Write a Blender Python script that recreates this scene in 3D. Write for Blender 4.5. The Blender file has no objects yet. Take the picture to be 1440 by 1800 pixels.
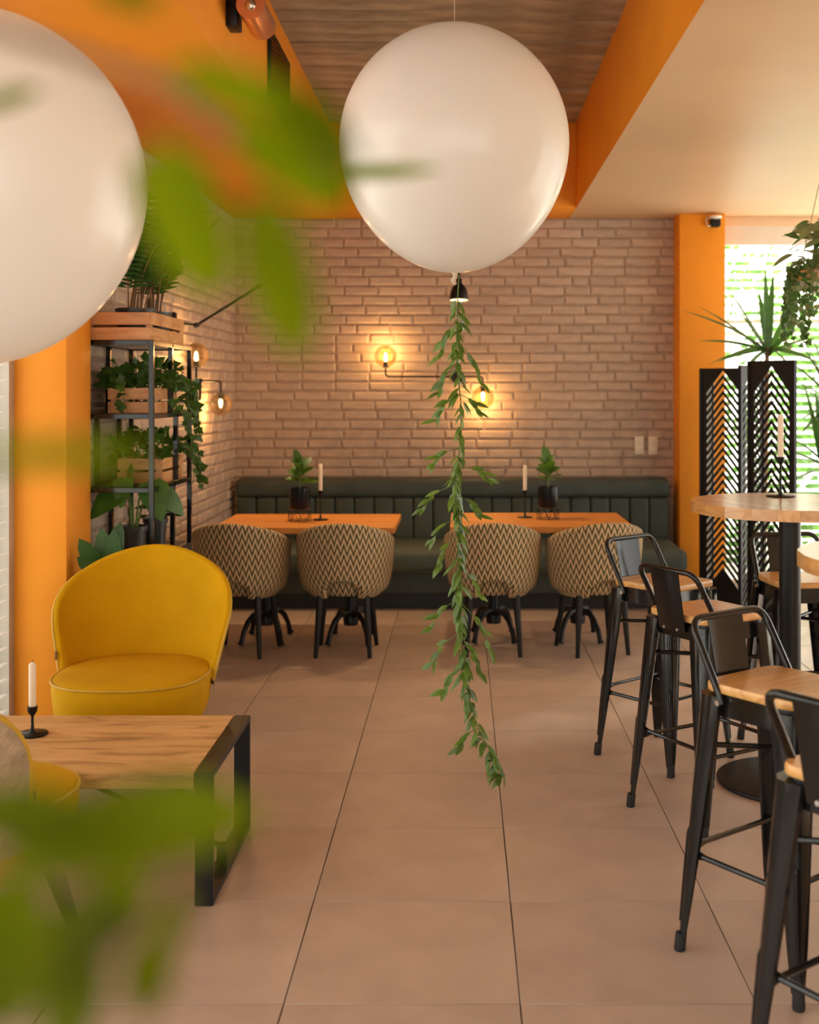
import bpy, bmesh, math, random
from mathutils import Vector, Matrix, Euler

random.seed(7)
R = math.radians
PI = math.pi
scene = bpy.context.scene
COL = scene.collection

# ------------------------------------------------------------------ camera
F, CX, CY, CH = 2060.0, 812.0, 690.0, 1.55      # focal (px of a 1440 wide frame), principal point, height


def P(x, y, Y):
    """photo pixel at a known distance Y -> world point"""
    return Vector(((x - CX) * Y / F, Y, CH - (y - CY) * Y / F))


cam_d = bpy.data.cameras.new('camera')
cam = bpy.data.objects.new('camera', cam_d)
COL.objects.link(cam)
cam.location = (0, 0, CH)
cam.rotation_euler = (PI / 2, 0, 0)
cam_d.sensor_fit = 'HORIZONTAL'
cam_d.sensor_width = 36
cam_d.lens = F / 1440 * 36
cam_d.shift_x = -(CX - 720) / 1440
cam_d.shift_y = -(900 - CY) / 1440
cam_d.clip_start = 0.02
cam_d.dof.use_dof = True
cam_d.dof.focus_distance = 4.3
cam_d.dof.aperture_fstop = 3.7
scene.camera = cam

# ------------------------------------------------------------------ world, exposure
scene.view_settings.view_transform = 'Standard'
scene.view_settings.look = 'None'
scene.view_settings.exposure = 0.58
scene.view_settings.gamma = 1
scene.view_settings.use_curve_mapping = False
w = bpy.data.worlds.new('sky')
scene.world = w
w.use_nodes = True
bg = w.node_tree.nodes['Background']
bg.inputs[0].default_value = (1.0, 0.97, 0.92, 1)
bg.inputs[1].default_value = 2.2
scene.cycles.max_bounces = 10
scene.cycles.diffuse_bounces = 6
scene.cycles.glossy_bounces = 4
scene.cycles.transparent_max_bounces = 12
scene.cycles.transmission_bounces = 6
scene.cycles.sample_clamp_indirect = 6
scene.cycles.caustics_reflective = False
scene.cycles.caustics_refractive = False

sun_d = bpy.data.lights.new('sun', 'SUN')
sun = bpy.data.objects.new('sun', sun_d)
COL.objects.link(sun)
sun.rotation_euler = (R(-58), 0, R(-28))      # high, behind the back window, shining toward the room
sun_d.energy = 16.0
sun_d.angle = R(3)
sun_d.color = (1, .95, .86)


def portal(loc, rot, sx, sy):
    d = bpy.data.lights.new('window_portal', 'AREA')
    d.shape = 'RECTANGLE'
    d.size, d.size_y = sx, sy
    d.cycles.is_portal = True
    o = bpy.data.objects.new('window_portal', d)
    COL.objects.link(o)
    o.location = loc
    o.rotation_euler = rot


# room extents
XL, XBR, XR = -1.91, -1.767, 4.5
YB, YF = 9.1, -3.0
ZC, ZS = 3.52, 2.9
portal((3.2, YB + .12, 1.4), (R(-90), 0, 0), 2.5, 2.8)          # back window, shining toward -Y
portal((XR + .12, 6.5, 1.4), (0, R(90), 0), 2.8, 5.0)            # right windows, toward -X
portal((XL - .12, 1.0, 1.4), (0, R(-90), 0), 2.8, 8)           # left windows, toward +X
portal((1.3, YF - .12, 1.4), (R(90), 0, 0), 6.2, 2.8)           # window behind camera, toward +Y

# ------------------------------------------------------------------ materials
MATS = {}


def new_mat(name):
    m = bpy.data.materials.new(name)
    m.use_nodes = True
    MATS[name] = m
    nt = m.node_tree
    b = nt.nodes['Principled BSDF']
    return m, nt, b


def nd(nt, t, **kw):
    n = nt.nodes.new(t)
    for k, v in kw.items():
        if k.startswith('i_'):
            n.inputs[int(k[2:])].default_value = v
        else:
            setattr(n, k, v)
    return n


def ramp(nt, stops):
    r = nt.nodes.new('ShaderNodeValToRGB')
    e = r.color_ramp.elements
    while len(e) < len(stops):
        e.new(.5)
    for i, (p, c) in enumerate(stops):
        e[i].position = p
        e[i].color = (c[0], c[1], c[2], 1)
    return r


def plain(name, col, rough=.5, metal=0, var=.12, scale=8, bump=0, bscale=60, stretch=(1, 1, 1), sheen=0, coat=0, spec=.5,
          rnd=0, sub=0):
    """paint-like material: base colour with noise variation, optional bump and per-object variation"""
    m, nt, b = new_mat(name)
    tc = nd(nt, 'ShaderNodeTexCoord')
    mp = nd(nt, 'ShaderNodeMapping')
    mp.inputs['Scale'].default_value = stretch
    nt.links.new(tc.outputs['Object'], mp.inputs[0])
    nz = nd(nt, 'ShaderNodeTexNoise')
    nz.inputs['Scale'].default_value = scale
    nz.inputs['Detail'].default_value = 5
    nt.links.new(mp.outputs[0], nz.inputs['Vector'])
    lo = [c * (1 - var) for c in col]
    hi = [min(1, c * (1 + var)) for c in col]
    rp = ramp(nt, [(.3, lo), (.7, hi)])
    nt.links.new(nz.outputs['Fac'], rp.inputs[0])
    out = rp.outputs[0]
    if rnd:
        oi = nd(nt, 'ShaderNodeObjectInfo')
        mr = nd(nt, 'ShaderNodeMapRange')
        mr.inputs['To Min'].default_value = 1 - rnd
        mr.inputs['To Max'].default_value = 1 + rnd
        nt.links.new(oi.outputs['Random'], mr.inputs[0])
        hs = nd(nt, 'ShaderNodeHueSaturation')
        nt.links.new(mr.outputs[0], hs.inputs['Value'])
        nt.links.new(out, hs.inputs['Color'])
        out = hs.outputs[0]
    nt.links.new(out, b.inputs['Base Color'])
    b.inputs['Roughness'].default_value = rough
    b.inputs['Metallic'].default_value = metal
    b.inputs['Specular IOR Level'].default_value = spec
    if sheen:
        b.inputs['Sheen Weight'].default_value = sheen
        b.inputs['Sheen Tint'].default_value = (min(1, col[0] * 1.5 + .1), min(1, col[1] * 1.5 + .1), min(1, col[2] * 1.5 + .05), 1)
        b.inputs['Sheen Roughness'].default_value = .4
    if coat:
        b.inputs['Coat Weight'].default_value = coat
        b.inputs['Coat Roughness'].default_value = .12
    if bump:
        n2 = nd(nt, 'ShaderNodeTexNoise')
        n2.inputs['Scale'].default_value = bscale
        n2.inputs['Detail'].default_value = 4
        nt.links.new(mp.outputs[0], n2.inputs['Vector'])
        bp = nd(nt, 'ShaderNodeBump')
        bp.inputs['Strength'].default_value = bump
        bp.inputs['Distance'].default_value = .01
        nt.links.new(n2.outputs['Fac'], bp.inputs['Height'])
        nt.links.new(bp.outputs[0], b.inputs['Normal'])
    return m


def wood(name, c0, c1, c2, stretch=(1, 12, 12), scale=2.2, rough=.45, rnd=.12, bump=.15, coat=0):
    m, nt, b = new_mat(name)
    tc = nd(nt, 'ShaderNodeTexCoord')
    oi = nd(nt, 'ShaderNodeObjectInfo')
    ad = nd(nt, 'ShaderNodeVectorMath', operation='ADD')
    cm = nd(nt, 'ShaderNodeCombineXYZ')
    ml = nd(nt, 'ShaderNodeMath', operation='MULTIPLY')
    ml.inputs[1].default_value = 17.3
    nt.links.new(oi.outputs['Random'], ml.inputs[0])
    for i in range(3):
        nt.links.new(ml.outputs[0], cm.inputs[i])
    nt.links.new(tc.outputs['Object'], ad.inputs[0])
    nt.links.new(cm.outputs[0], ad.inputs[1])
    mp = nd(nt, 'ShaderNodeMapping')
    mp.inputs['Scale'].default_value = stretch
    nt.links.new(ad.outputs[0], mp.inputs[0])
    nz = nd(nt, 'ShaderNodeTexNoise')
    nz.inputs['Scale'].default_value = scale
    nz.inputs['Detail'].default_value = 6
    nz.inputs['Distortion'].default_value = 1.2
    nt.links.new(mp.outputs[0], nz.inputs['Vector'])
    rp = ramp(nt, [(.28, c0), (.5, c1), (.72, c2)])
    nt.links.new(nz.outputs['Fac'], rp.inputs[0])
    mr = nd(nt, 'ShaderNodeMapRange')
    mr.inputs['To Min'].default_value = 1 - rnd
    mr.inputs['To Max'].default_value = 1 + rnd
    nt.links.new(oi.outputs['Random'], mr.inputs[0])
    hs = nd(nt, 'ShaderNodeHueSaturation')
    nt.links.new(mr.outputs[0], hs.inputs['Value'])
    nt.links.new(rp.outputs[0], hs.inputs['Color'])
    nt.links.new(hs.outputs[0], b.inputs['Base Color'])
    b.inputs['Roughness'].default_value = rough
    if coat:
        b.inputs['Coat Weight'].default_value = coat
        b.inputs['Coat Roughness'].default_value = .2
    bp = nd(nt, 'ShaderNodeBump')
    bp.inputs['Strength'].default_value = bump
    bp.inputs['Distance'].default_value = .002
    nt.links.new(nz.outputs['Fac'], bp.inputs['Height'])
    nt.links.new(bp.outputs[0], b.inputs['Normal'])
    return m


def leafmat(name, col, tr=.45, rough=.4, var=.25):
    """leaf: glossy diffuse with light passing through, each leaf a little different"""
    m, nt, b = new_mat(name)
    oi = nd(nt, 'ShaderNodeObjectInfo')
    mr = nd(nt, 'ShaderNodeMapRange')
    mr.inputs['To Min'].default_value = 1 - var
    mr.inputs['To Max'].default_value = 1 + var
    nt.links.new(oi.outputs['Random'], mr.inputs[0])
    tc = nd(nt, 'ShaderNodeTexCoord')
    nz = nd(nt, 'ShaderNodeTexNoise')
    nz.inputs['Scale'].default_value = 14
    nt.links.new(tc.outputs['Object'], nz.inputs['Vector'])
    rp = ramp(nt, [(.3, [c * .75 for c in col]), (.7, [c * 1.2 for c in col])])
    nt.links.new(nz.outputs['Fac'], rp.inputs[0])
    hs = nd(nt, 'ShaderNodeHueSaturation')
    nt.links.new(mr.outputs[0], hs.inputs['Value'])
    nt.links.new(rp.outputs[0], hs.inputs['Color'])
    nt.links.new(hs.outputs[0], b.inputs['Base Color'])
    b.inputs['Roughness'].default_value = rough
    t = nd(nt, 'ShaderNodeBsdfTranslucent')
    h2 = nd(nt, 'ShaderNodeHueSaturation')
    h2.inputs['Value'].default_value = 1.5
    h2.inputs['Hue'].default_value = .485
    nt.links.new(hs.outputs[0], h2.inputs['Color'])
    nt.links.new(h2.outputs[0], t.inputs['Color'])
    mx = nd(nt, 'ShaderNodeMixShader')
    mx.inputs[0].default_value = tr
    nt.links.new(b.outputs[0], mx.inputs[1])
    nt.links.new(t.outputs[0], mx.inputs[2])
    nt.links.new(mx.outputs[0], nt.nodes['Material Output'].inputs[0])
    return m


def glassmat(name, tint, gl=.12, rough=.03):
    m, nt, b = new_mat(name)
    t = nd(nt, 'ShaderNodeBsdfTransparent')
    t.inputs[0].default_value = (*tint, 1)
    g = nd(nt, 'ShaderNodeBsdfGlossy')
    g.inputs['Roughness'].default_value = rough
    fr = nd(nt, 'ShaderNodeLayerWeight')
    fr.inputs[0].default_value = .35
    ml = nd(nt, 'ShaderNodeMath', operation='MULTIPLY')
    ml.inputs[1].default_value = gl * 4
    nt.links.new(fr.outputs['Fresnel'], ml.inputs[0])
    mx = nd(nt, 'ShaderNodeMixShader')
    nt.links.new(ml.outputs[0], mx.inputs[0])
    nt.links.new(t.outputs[0], mx.inputs[1])
    nt.links.new(g.outputs[0], mx.inputs[2])
    nt.links.new(mx.outputs[0], nt.nodes['Material Output'].inputs[0])
    return m


def emis(name, col, st):
    m, nt, b = new_mat(name)
    b.inputs['Base Color'].default_value = (*col, 1)
    b.inputs['Emission Color'].default_value = (*col, 1)
    b.inputs['Emission Strength'].default_value = st
    return m


def thin(name, col, tr, rough=.35, spec=.5, coat=0):
    """diffuse + translucent sheet (latex, blind slat)"""
    m, nt, b = new_mat(name)
    tc = nd(nt, 'ShaderNodeTexCoord')
    nz = nd(nt, 'ShaderNodeTexNoise')
    nz.inputs['Scale'].default_value = 3
    nt.links.new(tc.outputs['Object'], nz.inputs['Vector'])
    rp = ramp(nt, [(.3, [c * .97 for c in col]), (.7, col)])
    nt.links.new(nz.outputs['Fac'], rp.inputs[0])
    nt.links.new(rp.outputs[0], b.inputs['Base Color'])
    b.inputs['Roughness'].default_value = rough
    b.inputs['Specular IOR Level'].default_value = spec
    b.inputs['Coat Weight'].default_value = coat
    b.inputs['Coat Roughness'].default_value = .1
    t = nd(nt, 'ShaderNodeBsdfTranslucent')
    nt.links.new(rp.outputs[0], t.inputs['Color'])
    mx = nd(nt, 'ShaderNodeMixShader')
    mx.inputs[0].default_value = tr
    nt.links.new(b.outputs[0], mx.inputs[1])
    nt.links.new(t.outputs[0], mx.inputs[2])
    nt.links.new(mx.outputs[0], nt.nodes['Material Output'].inputs[0])
    return m


ORANGE = plain('orange_paint', (.82, .30, .018), .6, spec=.3, var=.05, scale=3, bump=.04, bscale=120)
CREAM = plain('cream_paint', (.80, .60, .39), .45, var=.03, scale=2, bump=.03, bscale=90)
WHITEP = plain('white_paint', (.78, .74, .68), .5, var=.03)
MORTAR = plain('mortar', (.43, .315, .24), .9, var=.15, scale=20, bump=.3, bscale=90)
BRICK = plain('painted_brick', (.505, .38, .288), .6, var=.13, scale=9, bump=.5, bscale=14, rnd=.10)
GROUT = plain('tile_grout', (.17, .135, .11), .9)
TILE = plain('floor_tile', (.45, .335, .262), .36, var=.10, scale=5, bump=.05, bscale=45, rnd=.04)
CONC = plain('board_marked_concrete', (.33, .275, .205), .75, var=.40, scale=3.0, bump=.6, bscale=9, stretch=(1.1, 2.4, 1), rnd=.12)
BENCH = plain('dark_green_leather', (.058, .074, .062), .55, var=.15, scale=6, bump=.12, bscale=70, spec=.3)
PLINTH = plain('dark_plinth', (.02, .022, .018), .6)
BLACK = plain('black_metal', (.009, .009, .009), .4, var=.2, spec=.25)
GUN = plain('gunmetal_lacquer', (.008, .0078, .0075), .12, var=.2, spec=.45)
BLACKW = plain('black_wood_leg', (.010, .011, .010), .4, spec=.3)
RUBBER = plain('black_rubber', (.012, .012, .012), .7)
YELLOW = plain('mustard_velvet', (.54, .285, .002), .85, var=.08, scale=5, sheen=.06, spec=.12)
PIPING = plain('mustard_piping', (.52, .30, .012), .6)
BEIGEF = plain('beige_weave', (.40, .29, .18), .85, var=.2, scale=30, bump=.8, bscale=95)
TABW = wood('orange_oak', (.40, .125, .010), (.50, .18, .015), (.57, .22, .03), stretch=(1, 9, 9), rnd=.05, rough=.55)
STOOLW = wood('pine_seat', (.50, .23, .06), (.68, .36, .115), (.78, .47, .18), stretch=(1, 11, 11), scale=2.4, rnd=.05, coat=.3, rough=.35)
BARW = wood('oak_stave', (.46, .20, .055), (.62, .31, .095), (.70, .39, .145), stretch=(9, 1, 9), rnd=.12, coat=.6, rough=.3)
COFFW = wood('mango_plank', (.28, .135, .05), (.66, .37, .14), (.74, .45, .19), stretch=(1.6, 7, 7), scale=2.0, rnd=.14, bump=.3)
CRATEW = wood('crate_wood', (.40, .17, .06), (.55, .27, .10), (.66, .36, .16), stretch=(2, 9, 9), rnd=.1)
BALLOON = thin('white_latex', (.90, .88, .84), .35, rough=.28, coat=.35)
STRING = plain('beige_string', (.55, .45, .33), .9)
WAX = thin('candle_wax', (.90, .80, .66), .3, rough=.4)
CERAM = plain('black_glazed_pot', (.008, .011, .014), .14, spec=.2)
PLPOT = plain('black_plastic_pot', (.02, .022, .02), .4)
SOIL = plain('soil', (.03, .02, .012), .95, bump=.8)
COPPER = plain('copper', (.72, .34, .17), .3, metal=.9)
CHROME = plain('steel', (.6, .55, .5), .25, metal=1)
SWITCH = plain('switch_plastic', (.80, .70, .55), .4, var=.03)
SLAT = thin('blind_slat', (.88, .87, .82), .5, rough=.5)
FRAME = plain('window_frame', (.45, .40, .33), .4)
GLASS = glassmat('window_glass', (.97, .98, .97), .06)
SMOKE = glassmat('amber_glass', (.92, .80, .60), .12)
BULB = emis('bulb_filament', (1, .62, .22), 28)
LAMPIN = emis('lamp_glow', (1, .72, .38), 9)
G_GAR = leafmat('garland_leaf', (.12, .22, .03), .35, .28)
G_IVY = leafmat('ivy_leaf', (.055, .14, .02), .3, .4)
G_DARK = leafmat('dark_leaf', (.035, .11, .02), .25, .5)
G_MON = leafmat('monstera_leaf', (.065, .17, .02), .3, .42)
G_FORE = leafmat('bright_leaf', (.12, .175, .001), .62, .5, .35)
for n_ in G_FORE.node_tree.nodes:
    if n_.type == 'BSDF_PRINCIPLED':
        n_.inputs['Specular IOR Level'].default_value = .08
G_DRA = leafmat('dracaena_leaf', (.06, .17, .035), .35, .35)
G_VAR = leafmat('variegated_leaf', (.20, .24, .09), .35, .45)
G_OUT = leafmat('hedge_leaf', (.12, .30, .05), .45, .5)
STEM = plain('green_stem', (.10, .16, .03), .6)
STEMB = plain('brown_stem', (.20, .11, .05), .8)
TERR = plain('terrace_paving', (.62, .60, .55), .8)


def zigzag():
    m, nt, b = new_mat('zigzag_fabric')
    uv = nd(nt, 'ShaderNodeUVMap')
    sp = nd(nt, 'ShaderNodeSeparateXYZ')
    nt.links.new(uv.outputs[0], sp.inputs[0])

    def mth(op, a, bb=None, c=None):
        n = nd(nt, 'ShaderNodeMath', operation=op)
        for i, x in enumerate((a, bb, c)):
            if x is None:
                continue
            if isinstance(x, (int, float)):
                n.inputs[i].default_value = x
            else:
                nt.links.new(x, n.inputs[i])
        return n.outputs[0]
    nz = nd(nt, 'ShaderNodeTexNoise')
    nz.inputs['Scale'].default_value = 90
    nt.links.new(uv.outputs[0], nz.inputs['Vector'])
    jit = mth('MULTIPLY', mth('SUBTRACT', nz.outputs['Fac'], .5), .012)
    u = mth('DIVIDE', sp.outputs[0], .0365)
    tri = mth('MULTIPLY', mth('ABSOLUTE', mth('SUBTRACT', mth('FRACT', u), .5)), 2)
    v = mth('ADD', mth('ADD', sp.outputs[1], mth('MULTIPLY', tri, .058)), jit)
    s = mth('FRACT', mth('DIVIDE', v, .060))
    rp = ramp(nt, [(0, (.075, .065, .018)), (.48, (.075, .065, .018)), (.54, (.56, .39, .22)), (.66, (.66, .48, .29)),
                   (.74, (.48, .33, .18)), (.82, (.64, .46, .28)), (.95, (.58, .41, .24)), (1, (.075, .065, .018))])
    nt.links.new(s, rp.inputs[0])
    nt.links.new(rp.outputs[0], b.inputs['Base Color'])
    b.inputs['Roughness'].default_value = .85
    return m


ZIG = zigzag()


# ------------------------------------------------------------------ mesh helpers
class MB:
    def __init__(self):
        self.v, self.f, self.uv = [], [], {}

    def box(self, c, s, M=None):
        n = len(self.v)
        for dz in (-.5, .5):
            for dy in (-.5, .5):
                for dx in (-.5, .5):
                    p = Vector((c[0] + dx * s[0], c[1] + dy * s[1], c[2] + dz * s[2]))
                    self.v.append(M @ p if M else p)
        for q in ((0, 2, 3, 1), (4, 5, 7, 6), (0, 1, 5, 4), (2, 6, 7, 3), (0, 4, 6, 2), (1, 3, 7, 5)):
            self.f.append([n + i for i in q])
        return self

    def rings(self, rings, close=True, cap=True):
        """list of equal-length vertex loops joined by quads"""
        n0 = len(self.v)
        k = len(rings[0])
        for r in rings:
            self.v.extend(Vector(p) for p in r)
        for i in range(len(rings) - 1):
            for j in range(k if close else k - 1):
                a = n0 + i * k + j
                b = n0 + i * k + (j + 1) % k
                self.f.append([a, b, b + k, a + k])
        if cap and close:
            self.f.append([n0 + j for j in range(k)][::-1])
            self.f.append([n0 + (len(rings) - 1) * k + j for j in range(k)])
        return n0

    def tube(self, pts, r, n=8, closed=False, cap=True):
        pts = [Vector(p) for p in pts]
        m = len(pts)
        rr = r if isinstance(r, (list, tuple)) else [r] * m
        rings = []
        up = None
        for i, p in enumerate(pts):
            if closed:
                t = (pts[(i + 1) % m] - pts[i - 1]).normalized()
            else:
                t = (pts[min(i + 1, m - 1)] - pts[max(i - 1, 0)]).normalized()
            if up is None:
                up = Vector((0, 0, 1)) if abs(t.z) < .9 else Vector((1, 0, 0))
            x = t.cross(up)
            if x.length < 1e-6:
                x = t.orthogonal()
            x.normalize()
            up = x.cross(t).normalized()
            rings.append([p + (x * math.cos(2 * PI * j / n) + up * math.sin(2 * PI * j / n)) * rr[i] for j in range(n)])
        if closed:
            n0 = self.rings(rings, True, False)
            for j in range(n):
                a = n0 + (m - 1) * n + j
                b = n0 + (m - 1) * n + (j + 1) % n
                self.f.append([a, b, n0 + (j + 1) % n, n0 + j])
        else:
            self.rings(rings, True, cap)
        return self

    def lathe(self, prof, n=32, c=(0, 0, 0), cap=True):
        self.rings([[(c[0] + r * math.cos(2 * PI * j / n), c[1] + r * math.sin(2 * PI * j / n), c[2] + z) for j in range(n)]
                    for r, z in prof], True, cap)
        return self

    def grid(self, fn, nu, nv, uvf=None, flip=False):
        n0 = len(self.v)
        for i in range(nu + 1):
            for j in range(nv + 1):
                self.v.append(Vector(fn(i / nu, j / nv)))
                if uvf:
                    self.uv[len(self.v) - 1] = uvf(i / nu, j / nv)
        for i in range(nu):
            for j in range(nv):
                q = [n0 + i * (nv + 1) + j, n0 + (i + 1) * (nv + 1) + j, n0 + (i + 1) * (nv + 1) + j + 1, n0 + i * (nv + 1) + j + 1]
                self.f.append(q[::-1] if flip else q)
        return self

    def prism(self, poly, z0, z1, M=None):
        n0 = len(self.v)
        k = len(poly)
        for z in (z0, z1):
            for x, y in poly:
                p = Vector((x, y, z))
                self.v.append(M @ p if M else p)
        self.f.append([n0 + i for i in range(k)][::-1])
        self.f.append([n0 + k + i for i in range(k)])
        for i in range(k):
            j = (i + 1) % k
            self.f.append([n0 + i, n0 + j, n0 + k + j, n0 + k + i])
        return self

    def add(self, verts, faces, M):
        n0 = len(self.v)
        self.v.extend(M @ Vector(p) for p in verts)
        self.f.extend([[n0 + i for i in q] for q in faces])
        return self

    def mesh(self, name, mat, smooth=True, bevel=0, seg=2, angle=38):
        me = bpy.data.meshes.new(name)
        me.from_pydata([tuple(p) for p in self.v], [], self.f)
        bm = bmesh.new()
        bm.from_mesh(me)
        if self.uv:
            bm.verts.ensure_lookup_table()
            lay = bm.loops.layers.uv.new('UVMap')
            for fc in bm.faces:
                for lp in fc.loops:
                    lp[lay].uv = self.uv.get(lp.vert.index, (0, 0))
        else:
            bmesh.ops.recalc_face_normals(bm, faces=bm.faces)
        if bevel:
            es = [e for e in bm.edges if len(e.link_faces) == 2 and e.calc_face_angle(0) > R(30)]
            bmesh.ops.bevel(bm, geom=es, offset=bevel, segments=seg, profile=.5, affect='EDGES', clamp_overlap=True)
        for fc in bm.faces:
            fc.smooth = smooth
        if smooth:
            for e in bm.edges:
                if len(e.link_faces) == 2 and e.calc_face_angle(0) > R(angle):
                    e.smooth = False
        bm.to_mesh(me)
        bm.free()
        me.materials.append(mat)
        return me

    def build(self, name, mat, parent=None, **kw):
        return obj(name, self.mesh(name, mat, **kw), parent)


def obj(name, me, parent=None, M=None):
    o = bpy.data.objects.new(name, me)
    COL.objects.link(o)
    if parent is not None:
        o.parent = parent
    if M is not None:
        o.matrix_basis = M
    return o


def tag(o, label, cat=None, group=None, kind=None):
    o['label'] = label
    if cat:
        o['category'] = cat
    if group:
        o['group'] = group
    if kind:
        o['kind'] = kind
    return o


def thing(name, label, cat, loc=(0, 0, 0), rz=0, group=None):
    o = bpy.data.objects.new(name, None)
    COL.objects.link(o)
    o.empty_display_size = .1
    o.location = loc
    o.rotation_euler = (0, 0, rz)
    return tag(o, label, cat, group)


def copy_tree(o, parent=None):
    c = o.copy()
    COL.objects.link(c)
    c.parent = parent
    for ch in list(o.children):
        copy_tree(ch, c)
    return c


def struct(o, label):
    return tag(o, label, None, None, 'structure')


def arc(c, r, a0, a1, n, ax=(1, 0, 0), ay=(0, 0, 1)):
    c, ax, ay = Vector(c), Vector(ax), Vector(ay)
    return [c + ax * (r * math.cos(a0 + (a1 - a0) * i / n)) + ay * (r * math.sin(a0 + (a1 - a0) * i / n)) for i in range(n + 1)]


def fillet(pts, r, n=5):
    """round the corners of a polyline"""
    pts = [Vector(p) for p in pts]
    out = [pts[0]]
    for i in range(1, len(pts) - 1):
        a, b, c = pts[i - 1], pts[i], pts[i + 1]
        d1, d2 = (a - b), (c - b)
        k = min(r, d1.length * .48, d2.length * .48)
        p1, p2 = b + d1.normalized() * k, b + d2.normalized() * k
        for j in range(n + 1):
            t = j / n
            out.append(p1.lerp(b, t).lerp(b.lerp(p2, t), t))
    out.append(pts[-1])
    return out


# ------------------------------------------------------------------ leaves
def leaf_data(L, W, curl=.25, fold=.2, nseg=5, shape='lance'):
    """leaf along +Y from the origin, upper side +Z"""
    v, f = [], []
    for i in range(nseg + 1):
        t = i / nseg
        if shape == 'lance':
            wd = W * (math.sin(PI * min(1, t ** .8)) ** .9) * .5
        elif shape == 'oval':
            wd = W * .5 * math.sqrt(max(0, 1 - (2 * t - 1) ** 2)) * (1.08 - .25 * t)
        elif shape == 'heart':
            wd = W * .5 * (math.sin(PI * min(1, (t * .93 + .07) ** .62)) ** .75)
        else:                               # strap
            wd = W * .5 * min(1, t * 6 + .35) * (1 - t ** 3.2)
        wd = max(wd, W * .012)
        z = -curl * L * t * t
        v += [(-wd, L * t, z + fold * wd), (0, L * t * 1.0, z), (wd, L * t, z + fold * wd)]
    for i in range(nseg):
        a = i * 3
        f += [[a, a + 1, a + 4, a + 3], [a + 1, a + 2, a + 5, a + 4]]
    return v, f


def leaf_mesh(name, mat, *a, **k):
    v, f = leaf_data(*a, **k)
    m = MB()
    m.v = [Vector(p) for p in v]
    m.f = f
    return m.mesh(name, mat, angle=80)


def ivy_data(S, seed=0):
    rr = random.Random(seed)
    pts = [(0, 0), (.34, -.12), (.42, .12), (.62, .30), (.36, .46), (.26, .62), (0, 1.0), (-.26, .62), (-.36, .46), (-.62, .30),
           (-.42, .12), (-.34, -.12)]
    v = [(0, .34 * S, 0)]
    for x, y in pts:
        v.append((x * S, y * S, (rr.random() - .6) * .16 * S - .1 * S * abs(x)))
    k = len(pts)
    f = [[0, 1 + i, 1 + (i + 1) % k] for i in range(k)]
    return v, f


def ivy_mesh(name, mat, S, seed):
    v, f = ivy_data(S, seed)
    m = MB()
    m.v = [Vector(p) for p in v]
    m.f = f
    return m.mesh(name, mat, angle=80)


def leafM(p, d, n, s=1.0):
    """matrix: leaf +Y along d, +Z near n"""
    y = Vector(d).normalized()
    n = Vector(n)
    x = y.cross(n)
    if x.length < 1e-4:
        x = y.orthogonal()
    x.normalize()
    z = x.cross(y)
    M = Matrix((x * s, y * s, z * s)).transposed().to_4x4()
    M.translation = Vector(p)
    return M


def rv(a=1.0):
    return Vector((random.uniform(-a, a), random.uniform(-a, a), random.uniform(-a, a)))


# ================================================================== THE ROOM
# floor: grout bed with single tiles
fl = MB().box(((XL + XR) / 2, (YF + YB) / 2, -.056), (XR - XL + .3, YB - YF + .3, .1)).build('floor', GROUT)
struct(fl, 'beige stone-look tiled floor of the cafe')
tme = MB().box((0, 0, 0), (.5965, .5965, .012)).mesh('tile', TILE, bevel=.0012, seg=1)
T0X, T0Y = .148, 2.97
for i in range(-4, 8):
    for j in range(-10, 11):
        x0, y0 = T0X + .6 * i, T0Y + .6 * j
        cx0, cx1 = max(x0, XL), min(x0 + .6, XR)
        cy0, cy1 = max(y0, YF), min(y0 + .6, YB)
        if cx1 - cx0 < .05 or cy1 - cy0 < .05:
            continue
        if (cx1 - cx0) < .59 or (cy1 - cy0) < .59:
            sx, sy = cx1 - cx0 - .0035, cy1 - cy0 - .0035
            me = MB().box((0, 0, 0), (sx, sy, .012)).mesh('tile', TILE, bevel=.0012, seg=1)
        else:
            me = tme
        obj('tile', me, fl, Matrix.Translation(((cx0 + cx1) / 2, (cy0 + cy1) / 2, -.006)))


# brick walls
def brick_me(L, H, D, seed):
    rr = random.Random(seed)
    v = []
    for k, (dz, ins) in enumerate(((0, 0), (D * .45, .001), (D, .011))):
        for sx, sy in ((-1, -1), (1, -1), (1, 1), (-1, 1)):
            j = 0 if k == 0 else .0022
            v.append((sx * (L / 2 - ins) + rr.uniform(-j, j) * 1.6, sy * (H / 2 - ins) + rr.uniform(-j, j),
                      dz + (rr.uniform(-.0025, .0025) if k == 2 else 0)))
    f = []
    for k in (0, 4):
        for i in range(4):
            j = (i + 1) % 4
            f.append([k + i, k + j, k + 4 + j, k + 4 + i])
    f.append([8, 9, 10, 11])
    return v, f


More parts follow.
